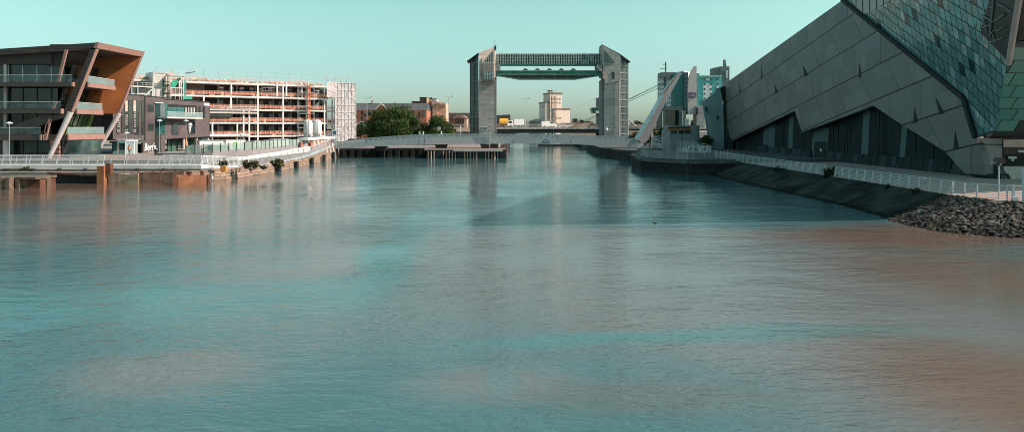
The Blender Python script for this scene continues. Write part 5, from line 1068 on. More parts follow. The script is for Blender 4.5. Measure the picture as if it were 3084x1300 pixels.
ms.face([fl[2], md[2], rt_[2], bk[2]]); ms.build('mast', mat('mast_shade_grey', (.17,.195,.205), .5, .05, var=.06), t)  # mast faces darkened, shade painted into the paint colour
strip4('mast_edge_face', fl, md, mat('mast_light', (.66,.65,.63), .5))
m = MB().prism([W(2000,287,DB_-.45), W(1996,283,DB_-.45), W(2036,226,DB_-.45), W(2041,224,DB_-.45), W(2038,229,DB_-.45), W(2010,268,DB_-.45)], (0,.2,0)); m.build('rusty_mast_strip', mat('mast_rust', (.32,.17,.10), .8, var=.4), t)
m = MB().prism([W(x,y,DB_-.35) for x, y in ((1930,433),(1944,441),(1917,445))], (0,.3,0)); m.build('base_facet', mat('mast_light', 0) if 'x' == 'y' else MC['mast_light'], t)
s_ = MB(); c = W(1643,426,DB_-.05); s_.box(c.x-.8,c.x+1.25,c.y-.05,c.y,c.z-.4,c.z+.45) if 0 else None
m = MB(); 
for k in range(20):
    pass
ang = [2*math.pi*i/20 for i in range(20)]; m.prism([(c.x+.42*math.cos(a), c.y-.05, c.z+.42*math.sin(a)) for a in ang], (0,.06,0)); o = m.build('round_sign', mat('sign_blue2', (.03,.10,.16), .5), t)
MB().box(c.x-.28,c.x+.28,c.y-.09,c.y-.05,c.z-.02,c.z+.12).build('sign_mark', WHITE, o); MB().box(c.x-.2,c.x+.2,c.y-.09,c.y-.05,c.z-.2,c.z-.09).build('sign_mark', WHITE, o)
m = MB()
for i in range(4): m.box(c.x+.55,c.x+1.2,c.y-.02,c.y+.02,c.z+.25-i*.17,c.z+.32-i*.17)
m.build('sign_plate', STEEL, t)
for x0, x1, x2, x3, y0, y1, d in ((1127,1165,1156,1136,441,455,157),(1308,1346,1340,1316,434,450,155),(1446,1500,1499,1450,434,446,154)):
    MB().prism([P(x0,y0,d), P(x1,y0,d), P(x2,y1,d), P(x3,y1,d)], (0,3,0)).build('pier', mat('pier_concrete', (.10,.095,.09), .85, var=.3), t)
    if x0 < 1440: MB().box(P(x3,0,d).x+.1, P(x2,0,d).x-.1, d+.3, d+2.5, -1, P(0,y1,d).z).build('pier_foot', BLACK, t)
railing('quay_railing', [(P(1165,0,158.5).x,158.8,1.95),(P(1450,0,158.5).x,158.8,1.95)], 1.0, 2.2, 2, WHITE, 'white three-rail railing on the quay under the footbridge', 0, .09, .04)
# mast with instruments on the bridge pier
x = P(1475,0,152).x; t = thing('signal_mast', (x,152,2), 'thin instrument mast rising from the jetty in front of the left tower', 'mast'); MB().tube((x,152,2),(x,152,P(0,357,152).z),.055,6).build('pole', RAIL, t)
for y in (358,368,381,392): MB().box(x-.2,x+.12,151.9,152.1,P(0,y,152).z-.1,P(0,y,152).z+.1).build('instrument', DARK, t)
x = P(1387,0,165).x; t = thing('flag_pole', (x,165,2), 'thin white pole between the trees and the left tower', 'pole'); MB().tube((x,165,1.9),(x,165,P(0,384,165).z),.07,6).build('shaft', WHITE, t); MB().lathe((x,165,P(0,384,165).z), [(.1,0),(.16,.1),(.05,.3)], 8).build('cap', WHITE, t)
c = Vector((P(1322,0,166).x,166,1.9)); t = thing('vent_cowl', c, 'pale keyhole-shaped monument standing in front of the trees', 'monument'); MB().lathe(c, [(.36,0),(.28,2.6),(.28,3.0)], 14).build('shaft', mat('pale_stone', (.45,.48,.48), .7), t)
m = MB(); z = P(0,387,166).z; m.prism([(c.x+.40*math.cos(a), 165.8, z+.40*math.sin(a)) for a in ang], (0,.45,0)); m.build('disc_head', MC['pale_stone'], t)
c = Vector((P(1333,0,164).x,164,1.9)); t = thing('street_sign', c, 'small brown-backed sign on a post right of the keyhole monument', 'sign'); MB().tube(c, c+Vector((0,0,2.9)), .05, 6).build('post', DARK, t); MB().box(c.x-.45,c.x+.2,163.9,164,4.5,4.95).build('plate', mat('sign_tan', (.40,.36,.30), .7), t)
ORJ = (.60,.18,.05)
person('person', (W(1264,0,155.5).x,155.5,3.95), 1.75, R(90), 'person in a pale top walking on the footbridge, in front of the trees', (.55,.56,.58), (.30,.31,.33))
person('person', (W(1275,0,155.2).x,155.2,4.0), 1.7, R(90), 'person in white clothes walking just right of another on the footbridge', (.65,.65,.66), (.60,.60,.60))
person('person', (W(1329,0,155).x,155,4.1), 1.7, R(-90), 'person in white walking on the footbridge below the keyhole monument', (.66,.66,.66), (.45,.46,.48))
person('person', (P(998,0,146).x,146,2.5), 1.75, R(90), 'person in dark clothes walking up the baluster walkway', (.10,.12,.14), (.30,.28,.28))
# ------------------------------------------------------------------ control building and approach ramp on the right
c = Vector((P(2067,0,135).x, 138, 2.0)); t = thing('control_building', c, 'drum-shaped concrete control building with a ribbon window and an orange band', 'control building')
zt_ = P(0,380,135).z; w_ = (2114-2016)/2/F*136
prof = [(w_,0),(w_,zt_-2)]
def drum(m, x0, x1, y0, y1, D_, dep, z0, z1, n=10): pass
m = MB(); pts = []
for i in range(13): a = math.pi*(-.5+i/12); pts.append((c.x+w_*.45+w_*.55*math.cos(a), 138+3.2*math.sin(a)))
pts += [(c.x-w_,141.2),(c.x-w_,134.8)]
MB().plan(pts, 1.9, zt_).build('drum_wall', mat('drum_concrete', (.24,.25,.25), .8, var=.15, streak=.4), t); MB().plan([(x*1, y) for x, y in pts], zt_, zt_+.12).build('roof_cap', CONC, t)  # wall tone darkened to stand in for shadow on the building
a = P(2018,403,134.7); b = P(2081,387,134.7); w = MB().box(a.x,b.x,134.65,134.78,a.z+.1,b.z-.3).build('ribbon_window', GLS, t); m = MB()
for x in (2018,2040,2044,2062,2080): m.box(P(x,0,134.6).x-.05,P(x,0,134.6).x+.05,134.55,134.65,a.z+.1,b.z-.3)
m.build('glazing_bars', CONC, w); o = MB().box(a.x-.5,b.x+.05,134.5,134.78,b.z-.28,b.z-.02).build('orange_band', mat('orange_band', (.50,.17,.06), .6), t)
MB().box(c.x-w_-.5,c.x+.6,134.4,134.75,b.z+.02,b.z+.3).build('eaves_panel', DARK, t); MB().lathe((P(2069,0,137).x,137,zt_+.1), [(.3,0),(.3,.8),(.42,.9),(.3,1.3)], 8).build('roof_unit', WHITE, t)
d_ = MB().box(P(2107,0,134).x,P(2112,0,134).x,134.6,136,1.9,3.9).build('door', BLACK, t)
# curved approach bridge
pts = [(P(1965,0,147).x,147,3.6),(P(2000,0,141).x,141,3.35),(P(2040,0,134).x,134,3.0),(P(2085,0,127).x,127,2.6),(P(2130,0,123).x,122,2.2)]
t = thing('approach_ramp', (28,135,2), 'curved approach ramp with slanting stanchions leading to the white mast', 'ramp'); m = MB()
for a, b in zip(pts, pts[1:]): m.hexa([(a[0],a[1],a[2]-1.0),(b[0],b[1],b[2]-1.0),(b[0]+1,b[1]+3.5,b[2]-1.0),(a[0]+1,a[1]+3.5,a[2]-1.0),(a[0],a[1],a[2]-.3),(b[0],b[1],b[2]-.3),(b[0]+1,b[1]+3.5,b[2]-.3),(a[0]+1,a[1]+3.5,a[2]-.3)])
m.build('ramp_deck', mat('ramp_paint', (.36,.33,.33), .6), t)
railing('ramp_railing', [(p[0],p[1],p[2]-.3) for p in pts], 1.25, 1.5, 4, RAILD, 'near pale railing with slanting stanchions on the curved ramp', .25, .10, .025)
railing('ramp_railing', [(p[0]+1,p[1]+3.5,p[2]-.1) for p in pts], 1.35, 1.7, 3, RAILD, 'far pale railing of the curved ramp below the control building', -.2, .08, .025)
t = thing('barrier_frame', (P(2110,0,112).x,112,2.0), 'bright white arched cycle barriers beside the leaning wing', 'cycle barrier'); m = MB()
for x0, x1 in ((2068,2108),(2108,2142)):
    m.beam(P(x0,457,112), P(x1,457,112), .16, .16); m.tube(P(x0+4,441,112), P(x1,441,112), .07, 6); m.tube(P(x0,457,112), P(x0+8,441,112), .07, 6); m.tube(P(x0+18,457,112), P(x0+24,441,112), .07, 6); m.tube(P(x1-3,457,112), P(x1,441,112), .06, 6)
m.build('frame', WHITE, t); m = MB()
for k in range(3): m.beam(P(2108+k*4,457,112.3), P(2102+k*4,442,112.3), .12, .12, up=(0,1,0)); m.beam(P(2064+k*4,457,112.3), P(2058+k*4,442,112.3), .12, .12, up=(0,1,0))
m.build('slanted_bars', WHITE, t)
for i in range(6): x = P(2148+i*11,0,120-i*1.5).x; MB().tube((x,120-i*1.5,2.0),(x,120-i*1.5,2.75),.07,8).build('bollard', STEEL, label='slim bollard in the short row in front of the leaning wing', cat='bollard', group='bollards by the leaning wing')
t = thing('notice_post', (P(1996,0,150).x,150,2), 'post with a small orange life-ring box beside the ramp', 'post'); x = P(1996,0,150).x; MB().tube((x,150,2),(x,150,P(0,392,150).z),.09,6).build('post_shaft', WHITE, t); MB().box(x-.3,x+.35,149.8,150,P(0,410,150).z,P(0,403,150).z).build('orange_box', ORN, t)
x = P(1963,0,150).x; MB().tube((x,150,2),(x,150,P(0,396,150).z),.12,6).build('bollard_post', WDIRT, label='weathered white post right of the mast foot', cat='post')
# ------------------------------------------------------------------ hotel
D = 262.0
t = thing('hotel_building', (68,266,2), 'white and turquoise hotel block with a tall curved fin carrying a purple sign', 'hotel')
HW = mat('hotel_white', (.68,.72,.73), .8, var=.05); HT = mat('hotel_teal', (.12,.42,.41), .7, var=.08); HTD = mat('hotel_dark_teal', (.03,.15,.145), .6, var=.1); HG = mat('hotel_grey', (.13,.16,.16), .8, var=.1)
fh = FP(1980,270,2060,262); m = MB(); fh.poly(m, [(1980,231),(2060,215),(2060,330),(1980,328)], -10, 0); m.build('white_wing', HW, t)
m = MB(); fh.poly(m, [(2000,225),(2005,224),(2005,330),(2000,330)], 0, .1); m.build('teal_strip', HTD, t); m = MB(); fh.poly(m, [(1979,229),(2060,213.5),(2060,217),(1979,232)], -.2, .5); m.build('roof_edge', HW, t)
for r in range(6):
    for x in (1982,1987,1992.5,1997,2010,2015,2020,2026,2032,2038):
        y = 238+r*14.2-(x-1980)*.06
        if x > 2012 and y > 320: continue
        w = MB(); fh.pbox(w, x, y, x+1.9, y+6, 0, .08); w.build('window', WIN, t)
m = MB(); bxp(m, 1991,218,2056,232,D+2,6) ; m.build('roof_plant', HG, t); m = MB(); bxp(m, 2030,224,2062,330,D-1,6); m.build('teal_block', HTD, t)
m = MB(); bxp(m, 2060,218,2073,345,D-1.5,6); m.build('stair_tower', HG, t)
for i in range(9): m = MB(); bxp(m, 2062.5,227+i*13,2070,235+i*13,D-1.7,.3); m.build('stair_window', mat('stair_glass', (.16,.25,.26), .3), t)
fin = [(2072,345),(2072,256),(2074,240),(2078,226),(2083,214),(2091,200),(2098,199),(2098,345)]
MB().prism([Q(x,y,D-3) for x, y in fin], (0,1.2,0)).build('curved_fin', mat('fin_cladding', (.50,.44,.42), .7, var=.05), t)
PUR = mat('sign_purple', (.16,.09,.17), .5); s_ = MB(); s_.prism([Q(x,y,D-3.3) for x, y in ((2073,292),(2073,280),(2078,278),(2085,277),(2092,278),(2097.5,280),(2097.5,292))], (0,.25,0)); o = s_.build('hotel_sign', PUR, t)
s_ = MB(); s_.prism([Q(2085.5+3.2*math.cos(a), 284+3.2*math.sin(a), D-3.4) for a in [R(-100)+R(230)*i/12 for i in range(13)]]+[Q(2086.5+2.2*math.cos(a), 283.2+2.2*math.sin(a), D-3.4) for a in [R(130)-R(230)*i/12 for i in range(13)]], (0,.1,0)); s_.build('moon_emblem', WHITE, o)
fh2 = Fac((Q(2060,0,D-3.3).x,D-3.3),(Q(2110,0,D-3.3).x,D-3.3)); a, z = fh2.uz(2085, 289.6); text('Premier Inn', .46, fh2, a, z, .08, WHITE, 'sign_lettering', o)
m = MB(); bxp(m, 2075,293.5,2093,295.3,D-3.2,.2); m.build('sign_bar', PUR, o)
m = MB(); bxp(m, 2098,220,2106,320,D-1,8); m.build('teal_column', mat('hotel_mid_teal', (.06,.30,.29), .7), t); m = MB(); bxp(m, 2105,230,2173,303,D,10); m.build('teal_wing', HT, t); m = MB(); bxp(m, 2104,227,2174,231.5,D-.5,11); m.build('roof_edge', mat('pale_teal', (.25,.50,.48), .6), t)
m = MB(); bxp(m, 2118,251,2144,303,D-.12,.1); bxp(m, 2125,236,2138,242.5,D-.12,.1); bxp(m, 2158,255,2164,300,D-.12,.1); m.build('white_panels', HW, t)
for r in range(5):
    for x in (2120,2139,2159):
        m = MB(); bxp(m, x,236.5+r*14.3,x+5,242.5+r*14.3,D-.25,.15); m.build('window', WIN, t)
m = MB(); bxp(m, 2105,302,2130,318,D-.3,6); m.build('link_glazing', HTD, t)
m = MB().prism([Q(x,y,D+4) for x, y in ((2156,203),(2170,200.5),(2197,200.5),(2197,300),(2156,300))], (0,8,0)); m.build('dark_tower', mat('tower_grey', (.10,.12,.12), .7), t); m = MB(); bxp(m, 2170,202,2196,300,D+3.8,.2); m.build('tower_face', HG, t)
m = MB(); bxp(m, 2184,209,2195,239,D+3.6,.1); m.build('tower_glazing', GLS, t); m = MB(); bxp(m, 2186,212,2193,236,D+3.5,.1); m.build('lit_pane', mat('lit_pane_tone', (.45,.47,.45), .6), t)  # bright pane: light on the glass painted as a pale colour
MB().prism([Q(x,y,D+6) for x, y in ((2180,200),(2180,180),(2185,180),(2188,200))], (0,1,0)).build('roof_fin', HG, t)
m = MB(); m.tube(Q(2005,219,D+4), Q(2005,187,D+4), .22, 6); m.tube(Q(1988,208,D+4), Q(2005,208,D+4), .12, 5); m.tube(Q(1995,194,D+4), Q(2005,194,D+4), .12, 5); m.build('roof_antenna', DARK, t)
m = MB(); bxp(m, 2000,320,2057,333,D-6,8); bxp(m, 1990,333,2002,385,D-6,8); bxp(m, 2045,333,2066,385,D-6,8); m.build('podium', mat('podium_grey', (.05,.085,.085), .6), t); m = MB(); bxp(m, 2001,333,2045,385,D-3,4); m.build('podium_glazing', GLS, t)
m = MB()
for i in range(8): bxp(m, 1994,336+i*6,1997,339.5+i*6,D-6.2,.2); bxp(m, 2055,336+i*6,2057.5,339.5+i*6,D-6.2,.2)
m.build('podium_slots', HW, t); m = MB(); bxp(m, 2098,318,2122,385,D-4,5); m.build('grey_annex', mat('annex_grey', (.30,.29,.29), .8), t); m = MB(); bxp(m, 2097,325,2102,345,D-4.3,.3); m.build('annex_window', BLACK, t)
# ------------------------------------------------------------------ road bridge and what is on it
DR = 268.0
t = thing('road_bridge', (0,DR,2), 'long low road bridge with pale parapet and dark girders behind the barrier', 'road bridge')
def R_(x, y, d=DR): return P(x, y, d)
def rb(m, x0, y0, x1, y1, d, dep): a = R_(x0,y1,d); b = R_(x1,y0,d); m.box(a.x,b.x,d,d+dep,a.z,b.z); return m
zs = R_(0,383).z
m = MB(); rb(m, 900,384,2200,388.5,DR,22); m.build('deck_edge', mat('pale_deck', (.62,.52,.48), .8), t); m = MB(); rb(m, 1440,388.5,1820,399,DR+.8,20); m.prism([R_(1440,399,DR+.9), R_(1820,399,DR+.9), R_(1820,401,DR+.9), R_(1560,400.5,DR+.9), R_(1512,411,DR+.9), R_(1440,411,DR+.9)], (0,20,0)); m.build('girders', mat('girder_dark', (.035,.05,.05), .7), t)
m = MB(); rb(m, 1820,388.5,2200,393,DR+.8,20); m.build('side_span', MC['girder_dark'], t); m = MB(); rb(m, 900,388.5,1440,394,DR+.8,20); m.build('side_span', MC['girder_dark'], t)
m = MB(); rb(m, 900,377,2200,378.2,DR,.15); rb(m, 900,380.5,2200,381.3,DR,.15); m.build('parapet_rail', mat('peach_rail2', (.62,.46,.40), .7), t)
for i in range(48): x = 1075+i*19.5; m = MB(); rb(m, x,376.5,x+1.2,384,DR-.05,.2); m.build('parapet_post', WDIRT, t)
m = MB(); rb(m, 900,374,2200,376,DR+24,.3); m.build('far_parapet', mat('peach_rail3', (.55,.38,.33), .8), t)
for x in (1100,1200,1440,1830,1960): m = MB(); rb(m, x,393,x+10,405,DR+3,8); m.build('pier', CONC, t)
ZR = R_(0,384).z
def mast(px, ytop, d, label):
    x = P(px,0,d).x; z = P(0,ytop,d).z; t = thing('street_lamp', (x,d,ZR), label, 'street lamp', 'tall twin-arm street lamps on the road bridge'); MB().tube((x,d,ZR-1),(x,d,z),.14,7,.09).build('pole', STEEL, t)
    for s in (-1,1): MB().beam((x,d,z),(x+s*1.0,d,z+.25),.1,.1).build('arm', STEEL, t); MB().box(x+s*1.45-.45,x+s*1.45+.35,d-.2,d+.2,z+.25,z+.48).build('lamp_head', DARK if s > 0 else RAIL, t)
mast(1105,296,285,'tall twin-arm street lamp left of the large green tree'); mast(1351,293,285,'tall twin-arm street lamp right of the trees, left of the left tower'); mast(1582,299,285,'tall twin-arm street lamp between the towers, behind the white lorry')
def wheel(c, r, w, par):
    m = MB().tube((c[0],c[1]-w/2,c[2]),(c[0],c[1]+w/2,c[2]),r,14); o = m.build('wheel', mat('tyre', (.02,.02,.02), .9), par); MB().tube((c[0],c[1]-w/2-.02,c[2]),(c[0],c[1]-w/2,c[2]),r*.55,10).build('hubcap', STEEL, o)
def car(px, d, L_, H_, mt, label, kind='car', name='parked_car', z=None, dirn=1, group=None, y=None):
    z = ZR if z is None else z; x = P(px,0,d).x; t = thing(name, (x,d,z), label, kind, group); s = L_/2*dirn; b = z+.28
    prof = {'car': [(-1,.0),(-1,.42),(-.93,.52),(-.62,.56),(-.36,.98),(.30,1.0),(.62,.60),(.93,.52),(1,.40),(1,.0)], 'van': [(-1,0),(-1,.95),(-.93,1.0),(.48,1.0),(.70,.62),(.95,.50),(1,.38),(1,0)]}['van' if kind == 'van' else 'car']
    MB().prism([(x+u*s, d-.85, b+v*(H_-.28)) for u, v in prof], (0,1.7,0)).build('body', mt, t)
    if kind == 'van': w = [(.12,.62),(.12,.92),(.46,.92),(.64,.62)]
    else: w = [(-.56,.60),(-.34,.92),(.27,.93),(.52,.62)]
    MB().prism([(x+u*s, d-.88, b+v*(H_-.28)) for u, v in w], (0,1.76,0)).build('side_window', GLS, t)
    for u in (-.62,.62): wheel((x+u*s, d-.75, z+.32), .32, .22, t)
    t.rotation_euler = (0,0,R(12))
    return t
SIL = mat('silver_paint', (.60,.60,.60), .3, .2, var=.03); CWH = mat('car_white', (.80,.78,.77), .3, var=.03)
car(1653,DR+5,5.6,2.3,CWH,'white panel van crossing the road bridge left of the pale silo','van','van',dirn=1); car(1669,DR+8,4.4,1.5,SIL,'silver car directly behind the white van on the road bridge','car','car',dirn=1)
car(1706,DR+5,4.4,1.5,SIL,'pale car in front of the foot of the pale silo on the road bridge','car','car',dirn=-1); car(1782,DR+5,4.3,1.5,mat('car_red', (.45,.20,.14), .4),'reddish car left of the bridge control tower','car','car',dirn=1)
car(1090,DR+3,5.2,2.2,CWH,'white estate car on the raised road right of the white sheeting','car','car',dirn=-1); car(1111,196,4.6,1.5,CWH,'white car parked at ground level left of the large green tree','car','parked_car',z=1.9,dirn=1); car(1060,192,4.6,1.6,CWH,'white car parked at the foot of the sheeted scaffold','car','parked_car',z=1.9,dirn=-1)
def lorry(px0, px1, d, ytop, mt, label, cab=1, name='lorry', barrel=False):
    x0 = P(px0,0,d).x; x1 = P(px1,0,d).x; z1 = P(0,ytop,d).z; t = thing(name, ((x0+x1)/2,d,ZR), label, 'lorry'); cw = 2.1
    if barrel:
        m = MB().tube((x0+.2,d,ZR+2.2),(x1,d,ZR+2.2),1.25,16); m.build('tank', mt, t); MB().box(x0,x1,d-1.0,d+1.0,ZR+.7,ZR+1.1).build('chassis', DARK, t)
    else: MB().box(x0+cw+.2,x1,d-1.25,d+1.25,ZR+.95,z1).build('cargo_box', mt, t); MB().box(x0+cw,x1,d-1.0,d+1.0,ZR+.6,ZR+.93).build('chassis', DARK, t); MB().prism([(x0,d-1.1,ZR+.5),(x0,d-1.1,ZR+1.5),(x0+.35,d-1.1,ZR+2.5),(x0+cw,d-1.1,ZR+2.7),(x0+cw,d-1.1,ZR+.5)], (0,2.2,0)).build('cab', CWH, t); MB().prism([(x0+.15,d-1.13,ZR+1.6),(x0+.45,d-1.13,ZR+2.35),(x0+1.4,d-1.13,ZR+2.4),(x0+1.4,d-1.13,ZR+1.6)], (0,2.26,0)).build('cab_window', GLS, t)
    for x in (x0+1.0, x1-2.4, x1-1.3): wheel((x,d-1.05,ZR+.5), .5, .3, t)
    t.rotation_euler = (0,0,R(12))
lorry(1528,1577,DR+5,358.5,CWH,'white box lorry on the road bridge next to the left tower'); lorry(1503,1530,DR+12,360,mat('lorry_yellow', (.70,.36,.03), .5, var=.25, scale=1.5),'yellow and orange tank lorry just behind the left tower', barrel=True, name='tank_lorry')
# cable-stayed swing bridge control tower
t = thing('bridge_control_tower', (R_(1805,0,275).x,275,2), 'slim white tower with an outward-flaring green glass control cabin left of the right tower', 'control tower')
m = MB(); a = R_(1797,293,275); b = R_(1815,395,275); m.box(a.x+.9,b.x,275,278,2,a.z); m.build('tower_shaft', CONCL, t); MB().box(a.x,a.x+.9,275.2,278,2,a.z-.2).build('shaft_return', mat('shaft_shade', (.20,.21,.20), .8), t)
MB().prism([P(1781,325,273), P(1815,324,273), P(1815,341,273), P(1785,341,273)], (0,6,0)).build('cabin', mat('cabin_green', (.04,.14,.11), .3), t); MB().prism([P(1794,334,272.8), P(1815,334,272.8), P(1815,342,272.8), P(1794,341,272.8)], (0,.2,0)).build('cabin_panel', WHITE, t); MB().beam(P(1781,324,272.8), P(1815,323,272.8), .3, .2).build('cabin_roof', RAIL, t)
def cable(p, q, r, mt, label, name='stay_cable', g=None): MB().tube(p, q, r, 5).build(name, mt, label=label, cat='cable', group=g)
cable(P(1717,333,274), P(1797,294,275), .12, WHITE, 'bright white stay running down from the top of the slim control tower'); cable(P(1640,369,272), P(1674,353,273), .06, mat('peach_cable', (.65,.45,.38), .6), 'thin peach cable in front of the foot of the pale silo')
cable(P(1695,398,262), P(2030,243,262), .09, DARK, 'lower long dark stay cable passing behind the right tower', g='long stay cables'); cable(P(1690,396,262), P(2030,236,262), .09, DARK, 'upper long dark stay cable passing behind the right tower', g='long stay cables'); cable(P(1820,336,262.5), P(2035,228,262.5), .07, DARK, 'highest stay cable right of the right tower, towards the mast tip', g='long stay cables')
cable(P(1893,360,258), P(1925,388,258), .25, STEEL, 'short thick inclined tube at the foot of the right tower')
t = thing('cable_pylon', (P(1965,0,262).x,262,2), 'inclined steel pylon behind the white mast holding the long stays', 'pylon'); MB().tube(P(1945,395,262), P(2042,226,262), .5, 8, .25).build('pylon_shaft', STEEL, t)
# ------------------------------------------------------------------ pale grain silo building and roofs behind
D2 = 420.0
t = thing('grain_silo', (P(1668,0,D2).x,D2,2), 'pale peach grain silo building with stepped towers standing between the barrier towers', 'silo building')
SP = mat('silo_peach', (.66,.52,.45), .85, var=.05); SPD = mat('silo_side', (.60,.48,.43), .85, var=.05)
def blk(xa, xm, xb, yt, sl=6.0, name='tower_block'):
    a = P(xa,0,D2+8); mid = P(xm,0,D2); kk = (xb-xm)/F*D2*.55; b = P(xb,0,D2+kk); zt = P(0,yt,D2).z
    MB().plan([(mid.x,D2),(b.x,b.y),(b.x-3,b.y+12),(a.x-1,D2+14),(a.x,D2+8)], 1.5, zt).build(name, SP, t); MB().plan([(mid.x,D2-.3),(b.x+.3,b.y-.3),(b.x-3,b.y+12),(a.x-1.3,D2+14),(a.x-.3,D2+8)], zt, zt+.7).build('roof_edge', mat('silo_roof', (.20,.14,.12), .8), t)
blk(1643,1657,1693,282.5); blk(1630,1643,1662,310.5); blk(1664,1666,1717,329)
FS1 = FP(1657,D2,1693,D2+36/F*D2*.55); FS2 = FP(1666,D2,1717,D2+51/F*D2*.55); FS3 = FP(1630,D2+8,1643,D2)
m = MB()
for y in (296,307.5): 
    for x in (1661,1670,1678,1685): MBx = MB(); FS1.pbox(MBx, x,y,x+4,y+4,-.3,.15); MBx.build('window', mat('silo_window', (.30,.24,.22), .6), t)
for x, y in ((1678,353),(1686,353),(1661,353),(1678,370),(1686,370),(1661,320),(1633,318),(1637,318),(1633,352),(1637,352)): MBx = MB(); (FS2 if x > 1670 else FS1 if x > 1650 else FS3).pbox(MBx, x,y,x+(5 if x > 1670 else 2.5),y+4,-.3,.15); MBx.build('window', MC['silo_window'], t)
m = MB()
for x in (1668,1674.5): m.beam(P(x,282 if x > 1670 else 290,D2+.2), P(x,376,D2+.2), .35, .35, up=(0,1,0))
for k in range(22): m.beam(P(1668,292+k*4,D2+.2), P(1674,290+k*4,D2+.2), .2, .2)
m.build('outside_ladder', mat('ladder_brown', (.40,.22,.16), .7), t); m = MB()
for x in (1651,1656,1662): m.tube(P(x,281,D2+4), P(x,275,D2+4), .25, 6); m.lathe(P(x,275.5,D2+4), [(.3,0),(.6,.3),(.3,.7)], 8)
m.build('roof_vents', DARK, t); m = MB(); m.beam(P(1657,279,D2), P(1692,279,D2+1), .12, .12); m.tube(P(1674.5,276,D2), P(1674.5,283,D2), .2, 5); m.tube(P(1713,325,D2), P(1713,329,D2), .3, 6); m.beam(P(1680,326.5,D2), P(1716,326.5,D2), .12, .12); m.build('roof_rail', STEEL, t)
RK = mat('red_brick_far', (.42,.15,.09), .9, var=.25, scale=.4); BKF = mat('brown_brick_far', (.20,.11,.085), .9, var=.2); GRN = mat('grey_shed', (.16,.19,.18), .8)
def bld(name, label, d, walls, roofs=(), wins=(), cat='building', wm=RK, rm=ROOFT, dep=14, extra=()):
    x0 = min(w[0] for w in walls); t = thing(name, (P(x0,0,d).x,d,1.9), label, cat)
    for w in walls:
        a = P(w[0],0,d); b = P(w[2],0,d); MB().box(a.x,b.x,d,d+dep,1.0,P(0,w[1],d).z).build('wall', w[4] if len(w) > 4 else wm, t)
    for r in roofs:
        pts = r[:-1] if not isinstance(r[-1], tuple) else r; mt_ = r[-1] if not isinstance(r[-1], tuple) else rm
        MB().prism([P(x,y,d-.5) for x, y in pts], (0,dep+1,0)).build('roof', mt_, t)
    for w in wins: a = P(w[0],w[3],d-.2); b = P(w[2],w[1],d-.2); MB().box(a.x,b.x,d-.25,d+.1,a.z,b.z).build('window', WIN, t)
    return t
d = 300.0
t = thing('brick_terrace', (P(1170,0,d).x,d,1.9), 'long red brick range with a grey slate roof and a small gable behind the trees', 'building')
a, b = P(1030,332,d), P(1285,332,d); zr = P(0,311,d+7).z; ze = a.z
MB().box(a.x,b.x,d,d+14,1,ze).build('wall', RK, t); MB().hexa([(a.x,d-.4,ze-.1),(b.x,d-.4,ze-.1),(b.x,d+14.4,ze-.1),(a.x,d+14.4,ze-.1),(a.x,d+6.9,zr),(b.x,d+6.9,zr),(b.x,d+7.1,zr),(a.x,d+7.1,zr)]).build('roof', ROOFT, t)
g_ = [P(1128,333,d-1), P(1147,313,d-1), P(1167,333,d-1)]; MB().prism(g_, (0,6,0)).build('gable', RK, t); MB().beam(P(1147,312,d-1.2), P(1168,333,d-1.2), .5, .4, up=(0,1,0)).build('gable_trim', CONCL, t); MB().beam(P(1147,312,d-1.2), P(1127,333,d-1.2), .5, .4, up=(0,1,0)).build('gable_trim', CONCL, t)
for x0, y0, x1, y1 in ((1074,335,1077,338),(1088,335,1093,346),(1072,350,1077,356),(1087,350,1093,360),(1097,342,1103,349),(1107,338,1117,348),(1228,338,1233,352),(1260,338,1266,352),(1272,334,1280,352)): MB().box(P(x0,0,d).x,P(x1,0,d).x,d-.15,d+.1,P(0,y1,d).z,P(0,y0,d).z).build('window', WIN, t)
for x in (1121,): c = MB().box(P(x-1,0,d+7).x,P(x+1.5,0,d+7).x,d+6,d+8,zr-1,P(0,303,d+7).z).build('chimney', BKF, t)
t = thing('brick_block', (P(1300,0,330).x,330,1.9), 'taller brown and peach brick block with a flat roof and two pointed gables', 'building')
d = 330.0
def bb(n, x0, y0, x1, mt, dd=0, dp=12, yb=None): MB().box(P(x0,0,d+dd).x,P(x1,0,d+dd).x,d+dd,d+dd+dp,1 if yb is None else P(0,yb,d+dd).z,P(0,y0,d+dd).z).build(n, mt, t)
bb('wall', 1240, 306, 1287, BKF, 2); bb('wall', 1264, 293.5, 1287, BKF, 1, 8); bb('wall', 1287, 306, 1316, BKF, 1); bb('roof_slab', 1239, 305, 1265, DARK, 0, 1, 307); bb('roof_slab', 1263, 292.5, 1288, DARK, .5, 9, 294)
MB().box(P(1284,0,d-1).x,P(1287.5,0,d-1).x,d-1,d+5,1,P(0,294,d-1).z).build('corner_pier', TAN, t)
bb('penthouse', 1290, 299, 1315, CONCL, 3, 8); bb('roof_slab', 1289, 297, 1314, DARK, 2.8, 9, 299); bb('chimney', 1296, 293, 1300, DARK, 4, 2)
fg = Fac((P(1300,0,d-2).x,d-2),(P(1343,0,d-9).x+1.0,d-2)); MB().prism([P(1316,306,d-2), P(1343,311,d-2), P(1343,400,d-2), P(1300,400,d-2), P(1300,306,d-2)], (0,12,0)).build('wall', mat('peach_wall', (.66,.37,.27), .85, var=.1), t)
for x in (1306,1314): MB().prism([P(x-4,340,d-3), P(x,316,d-3), P(x+4.5,340,d-3), P(x+4.5,400,d-3), P(x-4,400,d-3)], (0,1,0)).build('gable', MC['peach_wall'], t)
MB().prism([P(1287,316,d-2.5), P(1303,316,d-2.5), P(1298,333,d-2.5), P(1287,333,d-2.5)], (0,1,0)).build('roof', ROOFT, t)
